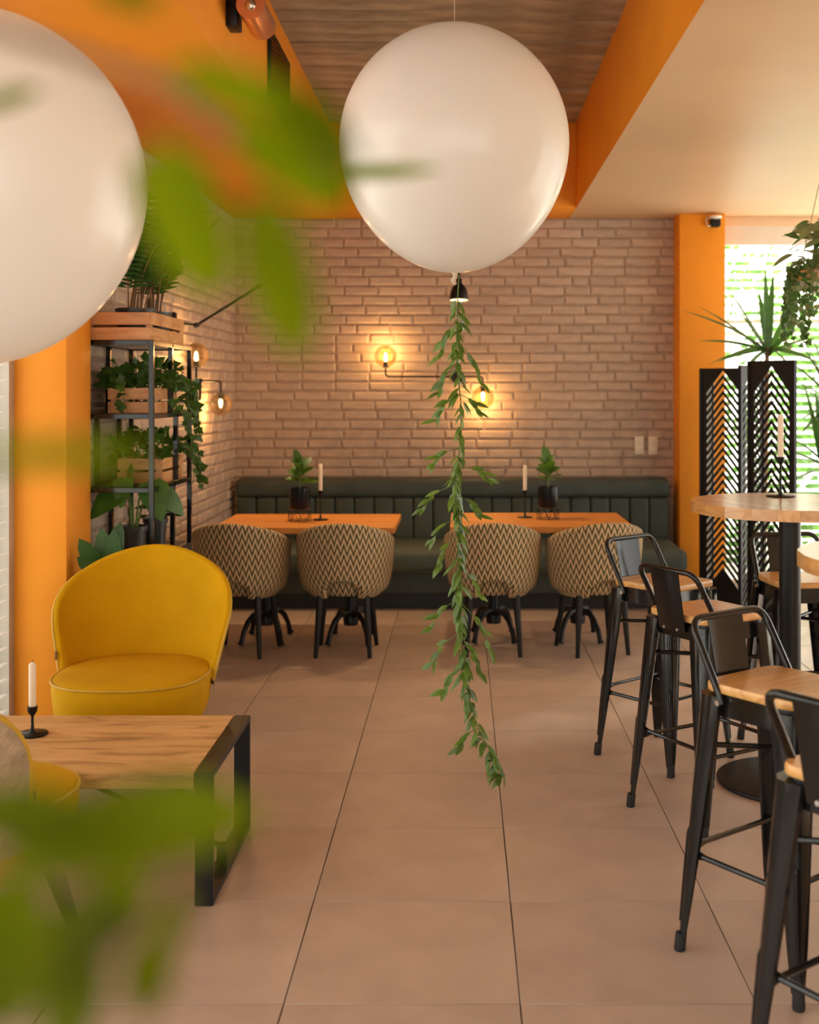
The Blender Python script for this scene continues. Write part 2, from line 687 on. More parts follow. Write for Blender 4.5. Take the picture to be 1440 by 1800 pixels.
def brick_wall(parent, org, ua, na, length, z0, z1, single, mname):
    """org = corner on the mortar face, ua = direction along the wall, na = outward normal"""
    ua, na = Vector(ua), Vector(na)
    za = Vector((0, 0, 1))
    BL, BH, MJ = .262, .0745, .010
    cache = {}
    rest = MB()
    nrow = int(round((z1 - z0) / BH))
    cnt = 0
    for r in range(nrow):
        z = z1 - (r + .5) * BH
        off = random.choice((0, .131, .09, .17, .05)) if r % 2 else random.choice((.13, .2, .0, .06))
        x = -off
        while x < length:
            L = BL if random.random() > .16 else random.choice((.135, .20))
            a, b = max(x, 0), min(x + L, length)
            x += L
            if b - a < .035:
                continue
            q = round((b - a - MJ) / .02) * .02 if (b - a) < BL - .001 else BL - MJ
            q = min(q, b - a - .004)
            key = (round(q, 3), random.randrange(6))
            if key not in cache:
                cache[key] = brick_me(q, BH - MJ, .012, hash(key) % 9999)
            vv, ff = cache[key]
            c = org + ua * ((a + b) / 2) + za * z + na * random.uniform(-.001, .003)
            M = Matrix((ua, za, na)).transposed().to_4x4()
            M = Matrix.Translation(c) @ M @ Matrix.Rotation(random.uniform(-.006, .006), 4, 'Z')
            if single(a, b, z) and cnt < 300:
                mk = (mname, key)
                if mk not in MESHES:
                    m = MB()
                    m.v = [Vector(p) for p in vv]
                    m.f = ff
                    MESHES[mk] = m.mesh('brick', BRICK, smooth=False)
                obj('brick', MESHES[mk], parent, M)
                cnt += 1
            else:
                rest.add(vv, ff, M)
    if rest.v:
        o = rest.build('brickwork', BRICK, parent, smooth=False)
        o['kind'] = 'stuff'


MESHES = {}
wb = MB().box(((XBR + 1.72) / 2, YB + .06, ZC / 2), (1.72 - XBR + .2, .12, ZC)).build('wall_back', MORTAR)
struct(wb, 'painted whitewashed brick wall behind the green bench')


def vis_back(a, b, z):
    X = XBR + (a + b) / 2
    px, py = CX + X * F / YB, CY - (z - CH) * F / YB
    return z > .86 and not ((px - 798) ** 2 + (py - 262) ** 2 < 170 ** 2)


brick_wall(wb, Vector((XBR, YB, 0)), (1, 0, 0), (0, -1, 0), 1.70 - XBR, .60, ZS, vis_back, 'b')
wl = MB().box((XBR - .09, (5.37 + YB) / 2, ZC / 2), (.18, YB - 5.37 + .2, ZC)).build('wall_left', MORTAR)
struct(wl, 'painted brick side wall behind the plant shelf')
brick_wall(wl, Vector((XBR, 5.38, 0)), (0, 1, 0), (1, 0, 0), YB - 5.38, .30, ZS, lambda a, b, z: a > 1.0 and .72 < z < 2.75, 'l')

# orange pier on the left and beside the back window
struct(MB().box(((XL - 1.70) / 2 - .1, 5.205, ZS / 2), (.41, .33, ZS)).build('column', ORANGE, bevel=.006), 'orange painted pier beside the yellow armchair')
struct(MB().box((1.815, 8.99, ZS / 2), (.345, .30, ZS)).build('column', ORANGE, bevel=.006), 'orange painted pier between brick wall and window')

# ceiling: board-marked concrete in the middle, lowered soffits around it
cl = MB().box((0, (YF + YB) / 2, ZC + .10), (2.6, YB - YF + .2, .14)).build('ceiling', CONC)
struct(cl, 'raw board-marked concrete ceiling strip')
y = 8.62
k = 0
while y > YF:
    wd = random.choice((.17, .20, .24, .28))
    me = MB().box((0, 0, 0), (1.86, wd - .004, .06)).mesh('board_imprint', CONC, bevel=.003, seg=1)
    obj('board_imprint', me, cl, Matrix.Translation((-.07, y - wd / 2, ZC + .03 + random.uniform(-.004, .006))))
    y -= wd
XSL, XSR, YSB = -.97, .835, 8.56
struct(MB().box(((XL - .2 + XSL) / 2, (YF + YB) / 2, (ZS + ZC + .1) / 2), (XSL - XL + .2, YB - YF, ZC + .1 - ZS)).build('ceiling_left', ORANGE, bevel=.004), 'orange lowered ceiling along the left wall')
sr = MB().box(((XSR + XR + .2) / 2, (YF + YB) / 2, (ZS + ZC + .1) / 2), (XR + .2 - XSR, YB - YF, ZC + .1 - ZS)).build('ceiling_right', ORANGE, bevel=.004)
sr.data.materials.append(CREAM)
for p_ in sr.data.polygons:
    if p_.normal.z < -.9:
        p_.material_index = 1
struct(sr, 'lowered ceiling with cream underside and orange edge')
struct(MB().box(((XSL + XSR) / 2, (YSB + YB) / 2, (ZS + ZC + .1) / 2), (XSR - XSL, YB - YSB, ZC + .1 - ZS)).build('ceiling_back', ORANGE, bevel=.004), 'orange drop beam above the brick wall')


# windows: frames with panes
def window(name, org, ua, na, length, z0, z1, nm, label, trans=None):
    ua, na = Vector(ua), Vector(na)
    M = Matrix((ua, na, Vector((0, 0, 1)))).transposed().to_4x4()
    M.translation = Vector(org)
    fr = MB()
    fw = .06
    fr.box((length / 2, 0, z0 + fw / 2), (length, .07, fw), M)
    fr.box((length / 2, 0, z1 - fw / 2), (length, .07, fw), M)
    for i in range(nm + 1):
        fr.box((fw / 2 + (length - fw) * i / nm, 0, (z0 + z1) / 2), (fw, .07, z1 - z0 - 2 * fw), M)
    if trans:
        fr.box((length / 2, 0, trans), (length - 2 * fw, .06, .055), M)
    o = fr.build(name, FRAME)
    struct(o, label)
    for i in range(nm):
        a = fw + (length - fw) * i / nm
        b = (length - fw) * (i + 1) / nm
        for (za, zb) in (((z0 + fw, trans - .0275), (trans + .0275, z1 - fw)) if trans else ((z0 + fw, z1 - fw),)):
            MB().box(((a + b) / 2, 0, (za + zb) / 2), (b - a, .008, zb - za), M).build('pane', GLASS, o, smooth=False)
    return o


window('window_1', (1.99, YB + .05, 0), (1, 0, 0), (0, 1, 0), XR - 1.99, .03, ZS - .02, 2, 'tall window with cream frame behind the blinds', 2.085)
window('window_2', (XR + .05, 4.0, 0), (0, 1, 0), (1, 0, 0), YB - 4.0, .03, ZS - .02, 3, 'window front along the right side')
window('window_3', (XL - .05, YF, 0), (0, 1, 0), (1, 0, 0), 5.04 - YF, .03, ZS - .02, 4, 'window front left of the orange pier')
window('window_4', (XL, YF - .05, 0), (1, 0, 0), (0, 1, 0), XR - XL, .03, ZS - .02, 4, 'window front behind the viewer')


struct(MB().box((XR + .06, (YF + 4.0) / 2, ZS / 2), (.12, 4.0 - YF, ZS)).build('wall_right', CREAM), 'cream painted wall on the right side')


def blind(label, org, ua, na, length, z0, z1, pitch, depth, tilt, head):
    t = thing('venetian_blind', label, 'blind', org)
    ua, na = Vector(ua), Vector(na)
    M = Matrix((ua, na, Vector((0, 0, 1)))).transposed().to_4x4()
    MB().box((length / 2, 0, z1 + head / 2), (length, .07, head), M).build('headrail', WHITEP, t, bevel=.006)
    n = int((z1 - z0) / pitch)
    v = MB()
    v.grid(lambda u, s: (u * length, (s - .5) * depth, .004 * math.sin(PI * s)), 1, 4)
    me = v.mesh('slat', SLAT, angle=80)
    for i in range(n):
        obj('slat', me, t, M @ Matrix.Translation((0, 0, z1 - pitch * (i + .7))) @ Matrix.Rotation(tilt, 4, 'X'))
    for a in (.3, length / 2, length - .3):
        MB().tube([M @ Vector((a, -depth * .4, z1)), M @ Vector((a, -depth * .4, z0))], .0012, 4).build('cord', STRING, t)
    MB().box((length / 2, 0, z0 - .02), (length, .03, .02), M).build('bottom_rail', WHITEP, t, bevel=.004)


blind('white venetian blind in front of the tall back window', (2.0, YB - .06, 0), (1, 0, 0), (0, 1, 0), 2.4, .12, 2.685, .0636, .054, R(-30), .15)
blind('white venetian blind at the window beside the yellow armchair', (XL + .05, 3.2, 0), (0, 1, 0), (-1, 0, 0), 1.55, .12, 2.72, .0636, .05, R(-14), .14)

struct(MB().box((3.25, YB, ZS - .035), (2.5, .2, .07)).build('trim_1', CREAM, bevel=.003), 'cream lintel above the back window blind')
# outside: terrace and hedge bushes in the light
tr = MB().box((1.5, 3, -.16), (40, 40, .1)).build('ground', TERR)
struct(tr, 'pale terrace paving outside the windows')
hm = leaf_mesh('leaf', G_OUT, .10, .045, .2, .2, 3)


def bush(c, rx, rz, n, label):
    t = thing('garden_bush', label, 'bush', (c[0], c[1], -.11))
    m = MB()
    v, f = leaf_data(.16, .08, .2, .2, 3)
    for i in range(n):
        d = rv().normalized()
        p = Vector((d.x * rx, d.y * rx * .6, rz + d.z * rz)) * random.uniform(.75, 1.02)
        m.add(v, f, leafM(p, d + rv(.7), rv(), random.uniform(.7, 1.4)))
    o = m.build('foliage', G_OUT, t)
    o['kind'] = 'stuff'
    MB().tube([(0, 0, 0), (.03, 0, rz)], .03, 6).build('stem', STEMB, t)


bush((2.45, 11.5, 0), .62, .95, 700, 'rounded green bush just outside the back window')
bush((3.85, 11.9, 0), .65, 1.35, 800, 'upright green bush outside the window beside the rounded one')
bush((3.05, 13.6, 0), 1.0, 1.9, 1300, 'tall broad green bush behind the two smaller ones outside')
bush((4.9, 14.4, 0), .8, 1.8, 900, 'tall slim green bush at the far end of the terrace')

# small wall fittings
for px, lb in ((1124, 'cream wall switch plate beside the orange pier, left one'), (1148, 'cream wall switch plate nearest the orange pier')):
    p = P(px, 783, YB - .02)
    t = thing('wall_switch', lb.replace(', left one', ', farther from it'), 'switch', p)
    MB().box((0, 0, 0), (.072, .014, .142)).build('plate', SWITCH, t, bevel=.004)
    MB().box((0, -.008, .03), (.045, .008, .05)).build('rocker', SWITCH, t, bevel=.003)
    MB().box((0, -.008, -.03), (.045, .008, .05)).build('rocker', SWITCH, t, bevel=.003)

p = P(1258, 391, 8.80)
t = thing('security_camera', 'small black and white security camera on top of orange pier', 'camera', p)
MB().box((0, .01, 0), (.075, .07, .065)).build('head', BLACK, t, bevel=.014, seg=3)
MB().lathe([(.0, -.0), (.019, 0), (.019, .006), (0, .006)], 16).build('lens', CERAM, t).rotation_euler = (R(90), 0, 0)
MB().tube(fillet([(-.03, .0, -.02), (-.06, -.01, -.035), (-.07, .02, .03), (-.02, .03, .045)], .02), .004, 6).build('cable', WHITEP, t)
MB().lathe([(.0, .045), (.05, .045), (.045, .03), (.02, .02), (0, .02)], 20).build('mount', WHITEP, t)

# vent grille and copper spotlight on the left drop face
t = thing('vent_grille', 'black louvred air vent in the orange ceiling face', 'vent', (XSL, 6.165, 3.20))
MB().box((.004, 0, 0), (.006, .65, .34)).build('backing', BLACK, t)
fr = MB()
for dy, dz, sy, sz in ((0, .165, .65, .012), (0, -.165, .65, .012), (.32, 0, .012, .32), (-.32, 0, .012, .32)):
    fr.box((.010, dy, dz), (.018, sy, sz))
fr.build('frame', BLACK, t)
sm = MB().box((0, 0, 0), (.014, .62, .006)).mesh('louvre', GUN)
for i in range(14):
    obj('louvre', sm, t, Matrix.Translation((.014, 0, -.145 + i * .0223)) @ Matrix.Rotation(R(35), 4, 'Y'))


def spot(label, loc):
    t = thing('ceiling_spotlight', label, 'spotlight', loc)
    MB().lathe([(.052, -.15), (.058, -.15), (.058, .135), (.05, .15), (.0, .15)], 28, cap=False).build('housing', COPPER, t).rotation_euler = (R(-90), 0, 0)
    MB().lathe([(.0, -.148), (.052, -.148), (.052, -.14), (0, -.14)], 28).build('face_ring', COPPER, t).rotation_euler = (R(-90), 0, 0)
    MB().lathe([(.0, -.16), (.016, -.157), (.022, -.15), (.022, -.146), (0, -.146)], 18).build('lens', CHROME, t).rotation_euler = (R(-90), 0, 0)
    MB().box((-.095, 0, .0), (.05, .10, .11)).build('bracket', BLACK, t, bevel=.006)


spot('copper cylinder spotlight on the orange ceiling face', (-.85, 4.86, 3.11))


# ================================================================== FURNITURE
# ---- bench
bx0, bx1 = -1.72, 1.58
bt = thing('bench_seat', 'long dark green upholstered bench with channelled back along brick wall', 'bench', ((bx0 + bx1) / 2, 8.5, 0))
W = bx1 - bx0


def rbox(c, s, r, name, mat, parent, seg=4):
    return MB().box(c, s).build(name, mat, parent, bevel=r, seg=seg)


rbox((0, .23, .06), (W - .06, .62, .12), .004, 'plinth', PLINTH, bt, 1)
rbox((0, .19, .20), (W, .72, .165), .02, 'base', BENCH, bt)
rbox((0, .12, .36), (W + .02, .82, .175), .06, 'seat_cushion', BENCH, bt, 5)
rbox((0, .515, .60), (W - .02, .12, .42), .01, 'back_board', BENCH, bt, 2)
np_ = 22
pw = (W - .02) / np_
pm = MB().box((0, 0, 0), (pw - .003, .09, .32)).mesh('back_channel', BENCH, bevel=.022, seg=4)
for i in range(np_):
    obj('back_channel', pm, bt, Matrix.Translation((-W / 2 + .01 + pw * (i + .5), .43, .595)))
rbox((0, .45, .825), (W, .17, .145), .045, 'top_roll', BENCH, bt, 5)

# ---- dining tables


def pedestal(t, x):
    m = MB().lathe([(.0, .10), (.045, .10), (.05, .14), (.03, .18), (.026, .40), (.03, .64), (.06, .69), (.06, .705), (0, .705)], 20, (x, 0, 0))
    m.build('pedestal', BLACK, t)
    for k in range(4):
        a = PI / 4 + k * PI / 2
        d = Vector((math.cos(a) * .75, math.sin(a) * 1.15, 0))
        pts = [Vector((x, 0, .13)) + d * s + Vector((0, 0, z)) for s, z in ((.02, .02), (.06, .05), (.12, .045), (.17, .01), (.21, -.05), (.225, -.10), (.235, -.118))]
        o = MB().tube(pts, [.024, .022, .019, .017, .015, .016, .022], 8).build('foot', BLACK, t)


def dtable(x0, x1, y0, y1, label):
    t = thing('dining_table', label, 'table', ((x0 + x1) / 2, (y0 + y1) / 2, 0), group='orange wood tables by the bench')
    w_, d_ = x1 - x0, y1 - y0
    n = 5
    for i in range(n):
        MB().box((0, 0, 0), (w_, d_ / n - .0006, .036)).build('plank', TABW, t, bevel=.0015, seg=1).location = (0, -d_ / 2 + d_ / n * (i + .5), .732)
    MB().box((0, 0, .708), (w_ - .3, .08, .012)).build('rail', BLACK, t)
    pedestal(t, -.28)
    pedestal(t, .25)
    return t


dtable(-1.485, -.40, 6.93, 7.72, 'orange oak dining table in the corner by the brick side wall')
dtable(-.07, 1.03, 6.97, 7.80, 'orange oak dining table at the end of bench near orange pier')


# ---- tub chairs with zigzag fabric (front is +Y)
def tub_chair():
    t = thing('tub_chair', '', 'chair', group='zigzag tub chairs at the two tables')
    TH = R(128)

    def ztop(th):
        a = abs(th) / TH
        return .772 - .105 * min(1, (a / .70)) ** 1.7 - .03 * max(0, a - .7) / .3

    def zbot(th):
        b = .362
        a = abs(math.degrees(th))
        if a < 31:
            b += .115 * math.sqrt(max(0, 1 - (a / 31) ** 2))
        return b

    def rad(z):
        k = (z - .362) / .41
        return .74 + .26 * (1 - (1 - min(1, max(0, k)) ** .8) ** 2.6) ** .6

    def outer(u, s, off=0):
        th = -TH + 2 * TH * u
        z0, z1 = zbot(th), ztop(th)
        z = z0 + (z1 - z0) * s
        r = rad(z)
        return (math.sin(th) * (.292 * r - off), -math.cos(th) * (.285 * r - off) - .05 * max(0, z - .5), z)

    def ouv(u, s):
        th = -TH + 2 * TH * u
        z0, z1 = zbot(th), ztop(th)
        return (th * .285, z0 + (z1 - z0) * s)

    sh = MB()
    NU, NV = 72, 12
    sh.grid(lambda u, s: outer(u, s), NU, NV, ouv)
    sh.build('backrest', ZIG, t, angle=70)
    inn = MB()
    inn.grid(lambda u, s: outer(u, s, .05), NU, NV, ouv, flip=True)
    inn.build('backrest_lining', ZIG, t, angle=70)
    # rounded top rim and cut-out rim
    rim = [Vector(outer(i / NU, 1, .024)) for i in range(NU + 1)]
    left = [Vector(outer(0, s / 8, .024)) for s in range(1, 8)]
    right = [Vector(outer(1, 1 - s / 8, .024)) for s in range(1, 8)]
    bot = [Vector(outer(1 - i / NU, 0, .024)) for i in range(NU + 1)]
    m = MB()
    loop = rim + right + bot + left
    m.tube(loop, [.026] * len(rim) + [.024] * len(right) + [.019] * len(bot) + [.024] * len(left), 8, closed=True)
    for i, p_ in enumerate(m.v):
        m.uv[i] = (math.atan2(p_.x, -p_.y) * .285, p_.z)
    m.build('rim', ZIG, t, angle=80)
    s = MB()
    s.lathe([(.0, .352), (.12, .352), (.15, .358), (.168, .385), (.172, .44), (.168, .475), (.15, .49), (0, .493)], 36, cap=False)
    for i, p_ in enumerate(s.v):
        s.uv[i] = (math.atan2(p_.x, -p_.y) * .172, p_.z) if p_.z < .47 else (p_.x, p_.y)
    s.build('seat', ZIG, t, angle=80)
    for sx in (-1, 1):
        for sy, fx, fy in ((-1, .158, -.165), (1, .172, .185)):
            MB().tube([(sx * .135, sy * .135, .37), (sx * fx, fy, .004), (sx * fx, fy, 0)], [.022, .013, .012], 12).build('leg', BLACKW, t)
    return t


ch = tub_chair()
TUBS = [((-1.31, 7.00), -8, 'zigzag tub chair at the corner table, right beside the plant shelf'),
      ((-.695, 7.005), 0, 'zigzag tub chair at the corner table, on the side away from the plant shelf'),
      ((.185, 7.03), 0, 'zigzag tub chair behind the hanging leaf garland'),
      ((.79, 7.04), 14, 'zigzag tub chair turned slightly, partly behind the farthest bar stools')]
for i, ((x, y), a, lb) in enumerate(TUBS):
    o = ch if i == 0 else copy_tree(ch)
    o.location = (x, y, 0)
    o.rotation_euler = (0, 0, R(a))
    o['label'] = lb


# ---- lounge armchair (front is +Y)
def armchair(label, loc, rz, label_tag=True):
    t = thing('lounge_armchair', label, 'armchair', loc, rz, 'mustard armchairs at the coffee table')
    ZB, ZT = .36, .885

    def ztop(s):
        a = math.sqrt(s * s + .012)
        return ZB + .04 + (ZT - ZB - .03) * (1 - .43 * a ** 1.65) * math.sqrt(max(0, 1 - abs(s) ** 14))

    def surf(u, k, off):
        s = -1 + 2 * u
        zt = ztop(s)
        z = ZB + (zt - ZB) * k
        th = s * R(88)
        g = min(1, max(0, (z - .40) / .30))
        rx = .292 + .062 * g * g * (3 - 2 * g)
        return Vector((math.sin(th) * (rx + off), -.02 - math.cos(th) * (.27 + off) - .20 * max(0, z - .45), z))
    N = 48
    MB().grid(lambda u, k: surf(u, k, -.012), N, 16, flip=True).build('backrest', YELLOW, t, angle=80)
    MB().grid(lambda u, k: surf(u, k, .014), N, 16).build('back_cover', BEIGEF, t, angle=80)
    m = MB()
    m.grid(lambda u, k: surf(u, 1, -.012 + .026 * k) + Vector((0, 0, .012 * math.sin(PI * k))), N, 4)
    m.build('back_edge', YELLOW, t, angle=80)
    m = MB().tube([surf(i / N, 1, .012) for i in range(N + 1)], .006, 6)
    m.build('piping', PIPING, t)

    # seat drum: rounded D
    def plan(a, f):
        c, s_ = math.cos(a), math.sin(a)
        ex = .295 * math.copysign(abs(c) ** .78, c)
        ey = .30 * math.copysign(abs(s_) ** .78, s_)
        return (ex * f, ey * f + .02)
    NN = 56
    rings = []
    for z, f in ((.262, .80), (.268, .88), (.29, .935), (.33, .97), (.40, 1.0), (.435, 1.0), (.448, .99), (.456, .95), (.463, .8), (.466, .5), (.467, .1)):
        rings.append([(*plan(2 * PI * j / NN, f), z) for j in range(NN)])
    m = MB()
    m.rings(rings)
    m.build('seat', YELLOW, t, angle=60)
    MB().tube([(*plan(2 * PI * j / NN, 1.0), .446) for j in range(NN)], .0055, 6, closed=True).build('seat_piping', PIPING, t)
    for sx in (-1, 1):
        for sy in (-1, 1):
            a = [Vector((sx * .17, sy * .17, .275)), Vector((sx * .235, sy * .235, 0))]
            m = MB()
            m.rings([[a[0] + Vector((dx * .024, dy * .024, 0)) for dx, dy in ((-1, -1), (1, -1), (1, 1), (-1, 1))],
                     [a[1] + Vector((dx * .013, dy * .013, 0)) for dx, dy in ((-1, -1), (1, -1), (1, 1), (-1, 1))]])
            m.build('leg', BLACKW, t, bevel=.003, seg=1)
    p_ = surf(.985, .75, .0)
    MB().box((0, 0, 0), (.006, .012, .034)).build('fabric_tag', STEMB, t).location = (p_.x + .012, p_.y + .012, .50)
    return t


armchair('mustard yellow velvet armchair facing the coffee table, in front of the plant shelf', (-1.295, 4.64, 0), R(181))
armchair('mustard armchair seen from behind with beige woven back cover', (-1.395, 3.20, 0), R(-22))

# ---- coffee table
t = thing('coffee_table', 'low rough-sawn wooden coffee table with black steel loop legs', 'table', (-1.245, 3.85, 0))
cw, cd = .99, .63
for i in range(5):
    MB().box((0, 0, 0), (cw - .118, cd / 5 - .002, .05)).build('plank', COFFW, t, bevel=.0025, seg=1).location = (0, -cd / 2 + cd / 5 * (i + .5), .378)
for sx in (-1, 1):
    x = sx * (cw / 2 - .0285)
    m = MB()
    m.box((x, 0, .394), (.055, cd, .020)).box((x, 0, .010), (.055, cd, .020))
    m.box((x, -cd / 2 + .011, .202), (.055, .022, .364)).box((x, cd / 2 - .011, .202), (.055, .022, .364))
    lg = m.build('loop_leg', BLACK, t, bevel=.0015, seg=1)
    MB().box((x - sx * .01, 0, .045), (.03, .03, .05)).build('bracket', BLACK, lg, bevel=.003)
for sx in (-1, 1):
    MB().tube([(sx * .455, .0 + .012 * sx, .055), (-sx * .17, .012 * sx, .352)], .009, 8).build('brace', BLACK, t)

# ---- bar tables


def bar_table(loc, label, a):
    t = thing('bar_table', label, 'table', loc, a, 'round high tables on the right')
    Rr = .387
    n = 12
    for i in range(n):
        x0 = -Rr + 2 * Rr * i / n
        x1 = x0 + 2 * Rr / n - .0006
        xs = [x0 + (x1 - x0) * k / 4 for k in range(5)]
        yy = [math.sqrt(max(0, Rr * Rr - x * x)) for x in xs]
        poly = [(x, -q) for x, q in zip(xs, yy)] + [(x, q) for x, q in zip(xs[::-1], yy[::-1])]
        if yy[0] < 1e-6:
            poly = poly[:-1]
        if yy[-1] < 1e-6:
            poly = [p_ for j, p_ in enumerate(poly) if j != 5]
        MB().prism(poly, 1.075, 1.118).build('stave', BARW, t, smooth=False)
    MB().lathe([(0, .02), (.05, .02), (.05, .03), (.042, .04), (.042, 1.055), (.12, 1.06), (.12, 1.0745), (0, 1.0745)], 28, cap=False).build('pole', BLACK, t)
    MB().lathe([(0, 0), (.283, 0), (.287, .006), (.285, .014), (.275, .019), (.0, .024)], 48, cap=False).build('base', BLACK, t)
    return t


BT1, BT2 = (1.305, 4.66, 0), (1.295, 3.12, 0)
bar_table(BT1, 'round oak-topped high bar table with a candle on it', R(20))
bar_table(BT2, 'round oak-topped high bar table without a candle', R(-15))


# ---- bar stools (front is +Y)
def stool():
    t = thing('bar_stool', '', 'stool', group='black metal bar stools with wooden seats')

    def rr(h, r, n=5):
        out = []
        for cx, cy, a in ((h - r, h - r, 0), (-h + r, h - r, 90), (-h + r, -h + r, 180), (h - r, -h + r, 270)):
            for i in range(n + 1):
                b = R(a + 90 * i / n)
                out.append((cx + r * math.cos(b), cy + r * math.sin(b)))
        return out
    m = MB()
    m.rings([[(x * f, y * f, z) for x, y in rr(.158, .045)] for z, f in ((.728, .985), (.731, 1), (.748, 1), (.753, .985), (.7535, .9))])
    m.build('seat', STOOLW, t, angle=50)
    m = MB()
    m.rings([[(x * f, y * f, z) for x, y in rr(.150, .04)] for z, f in ((.665, 1.0), (.727, .985))], True, False)
    m.rings([[(x * f, y * f, z) for x, y in rr(.146, .04)] for z, f in ((.727, .985), (.665, 1.0))], True, False)
    m.build('apron', GUN, t)
    legs = {}
    for sx in (-1, 1):
        for sy in (-1, 1):
            # folded sheet leg: tapered channel, open to the inside
            top, bt_ = Vector((sx * .142, sy * .142, .72)), Vector((sx * .196, sy * .196, .035))
            rings = []
            for k in range(7):
                q = k / 6
                c = top.lerp(bt_, q)
                h = .040 * (1 - q) ** .8 + .0175
                prof = [(-h, 0.2 * h), (-h * .75, .62 * h), (-.3 * h, .95 * h), (.3 * h, .95 * h), (.75 * h, .62 * h), (h, 0.2 * h), (h * .86, .0), (0, .25 * h), (-h * .86, .0)]
                ax = Vector((sx, -sy, 0)).normalized()
                ay = Vector((sx, sy, 0)).normalized()
                rings.append([c + ax * a + ay * (b - .6 * h) for a, b in prof])
            m = MB()
            m.rings(rings)
            lg = m.build('leg', GUN, t, angle=50)
            p0, p1 = top.lerp(bt_, .55), top.lerp(bt_, .93)
            o_ = Vector((sx, sy, 0)).normalized()
            MB().tube([p0 + o_ * .010, p0.lerp(p1, .05) + o_ * .0135, p0.lerp(p1, .5) + o_ * .011, p1 + o_ * .007], .0052, 6).build('rib', GUN, lg)
            MB().tube([bt_ + Vector((0, 0, .014)), Vector((sx * .199, sy * .199, .004)), Vector((sx * .199, sy * .199, 0))], [.0155, .0165, .015], 10).build('rubber_foot', RUBBER, lg)
    def lp(z, sx, sy):
        q = (.72 - z) / (.72 - .035)
        return Vector((sx * (.142 + .054 * q), sy * (.142 + .054 * q), z))
    for (a, b, z) in (((-1, -1), (1, -1), .295), ((-1, 1), (1, 1), .295), ((-1, -1), (-1, 1), .27), ((1, -1), (1, 1), .27)):
        A, B = lp(z, *a) * .97, lp(z, *b) * .97
        A.z = B.z = z
        MB().tube([A, A.lerp(B, .05), A.lerp(B, .12), A.lerp(B, .88), A.lerp(B, .95), B], [.012, .0125, .0078, .0078, .0125, .012], 8).build('foot_rail', GUN, t)
    for (a, b, z) in (((-1, -1), (1, 1), .585), ((-1, 1), (1, -1), .575)):
        A, B = lp(z, *a) * .96, lp(z, *b) * .96
        A.z = B.z = z
        MB().tube([A, B], .008, 8).build('cross_bar', GUN, t)
    # back hoop
    X = .158
    pts = fillet([(-X, -.085, .700), (-X, -.098, .735), (-X * .98, -.200, .914), (X * .98, -.200, .914), (X, -.098, .735), (X, -.085, .700)], .05, 7)
    hp = MB().tube(pts, .0105, 10).build('back_hoop', GUN, t)
    for s in (-1, 1):
        MB().tube([(s * (X + .006), -.088, .705), (s * (X + .016), -.088, .705)], .008, 8).build('bolt', CHROME, hp)
    m = MB()
    m.grid(lambda u, v: ((u - .5) * (.138 + .012 * v), -.160 - .042 * v - .012 * math.cos((u - .5) * 2.2), .690 + .224 * v), 6, 6)
    m.grid(lambda u, v: ((u - .5) * (.138 + .012 * v), -.163 - .042 * v - .012 * math.cos((u - .5) * 2.2), .690 + .224 * v), 6, 6, flip=True)
    sp = m.build('splat', GUN, t, angle=80)
    for s in (-.035, .035):
        MB().tube([(s, -.170, .700), (s, -.179, .700)], .006, 8).build('rivet', CHROME, sp)
    return t


st = stool()
ST = [((.862, 5.00), -49, 'black metal bar stool nearest the tub chairs, at the candle table'),
      ((.905, 4.32), 31, 'black metal bar stool between two others, on the aisle side of the candle table'),
      ((.885, 3.22), -53, 'black metal bar stool at the table without candle, its splat behind the seat'),
      ((.900, 2.50), 36, 'black metal bar stool at the table without candle, its splat in front of the seat'),
      ((1.47, 5.07), 187, 'black metal bar stool on the window side behind the thick table pole')]
for i, ((x, y), a, lb) in enumerate(ST):
    o = st if i == 0 else copy_tree(st)
    o.location = (x, y, 0)
    # yaw a is the direction faced measured from +X; local front is +Y
    o.rotation_euler = (0, 0, R(a - 90) if i < 4 else R(a))
    o['label'] = lb


# ---- candle holders and candles
def candle(loc, h_hold, h_can, r_base, lb):
    t = thing('candle_holder', 'thin black metal candle holder ' + lb, 'candle holder', loc)
    z = h_hold
    MB().lathe([(0, 0), (r_base, 0), (r_base * 1.03, .004), (r_base * .98, .006), (r_base * .3, .007), (.008, .012), (.0045, .03), (.0045, z - .035), (.008, z - .028),
                (.016, z - .018), (.017, z), (.0125, z), (.0125, z - .012), (0, z - .012)], 24, cap=False).build('stand', BLACK, t)
    c = thing('candle', 'slim cream candle in the holder ' + lb, 'candle', (loc[0], loc[1], loc[2] + z - .012))
    MB().lathe([(0, 0), (.0118, 0), (.0118, h_can), (.010, h_can + .004), (.003, h_can + .010), (0, h_can + .010)], 20, cap=False).build('wax', WAX, c)
    MB().tube([(0, 0, h_can + .008), (.001, 0, h_can + .019)], .001, 5).build('wick', BLACK, c)


candle((-.868 - .02, 7.36, .7502), .185, .17, .048, 'on the corner dining table')
candle((.404, 7.50, .7502), .175, .165, .048, 'on the dining table near the orange pier')
candle((1.322, 4.86, 1.1182), .165, .18, .058, 'on the high bar table')
candle(((57 - CX) * 3.93 / F, 3.93, .4035), .095, .15, .05, 'on the low coffee table')


# ---- small plants on the dining tables
ovl = leaf_mesh('leaf', G_MON, .11, .062, .22, .2, 5, 'oval')


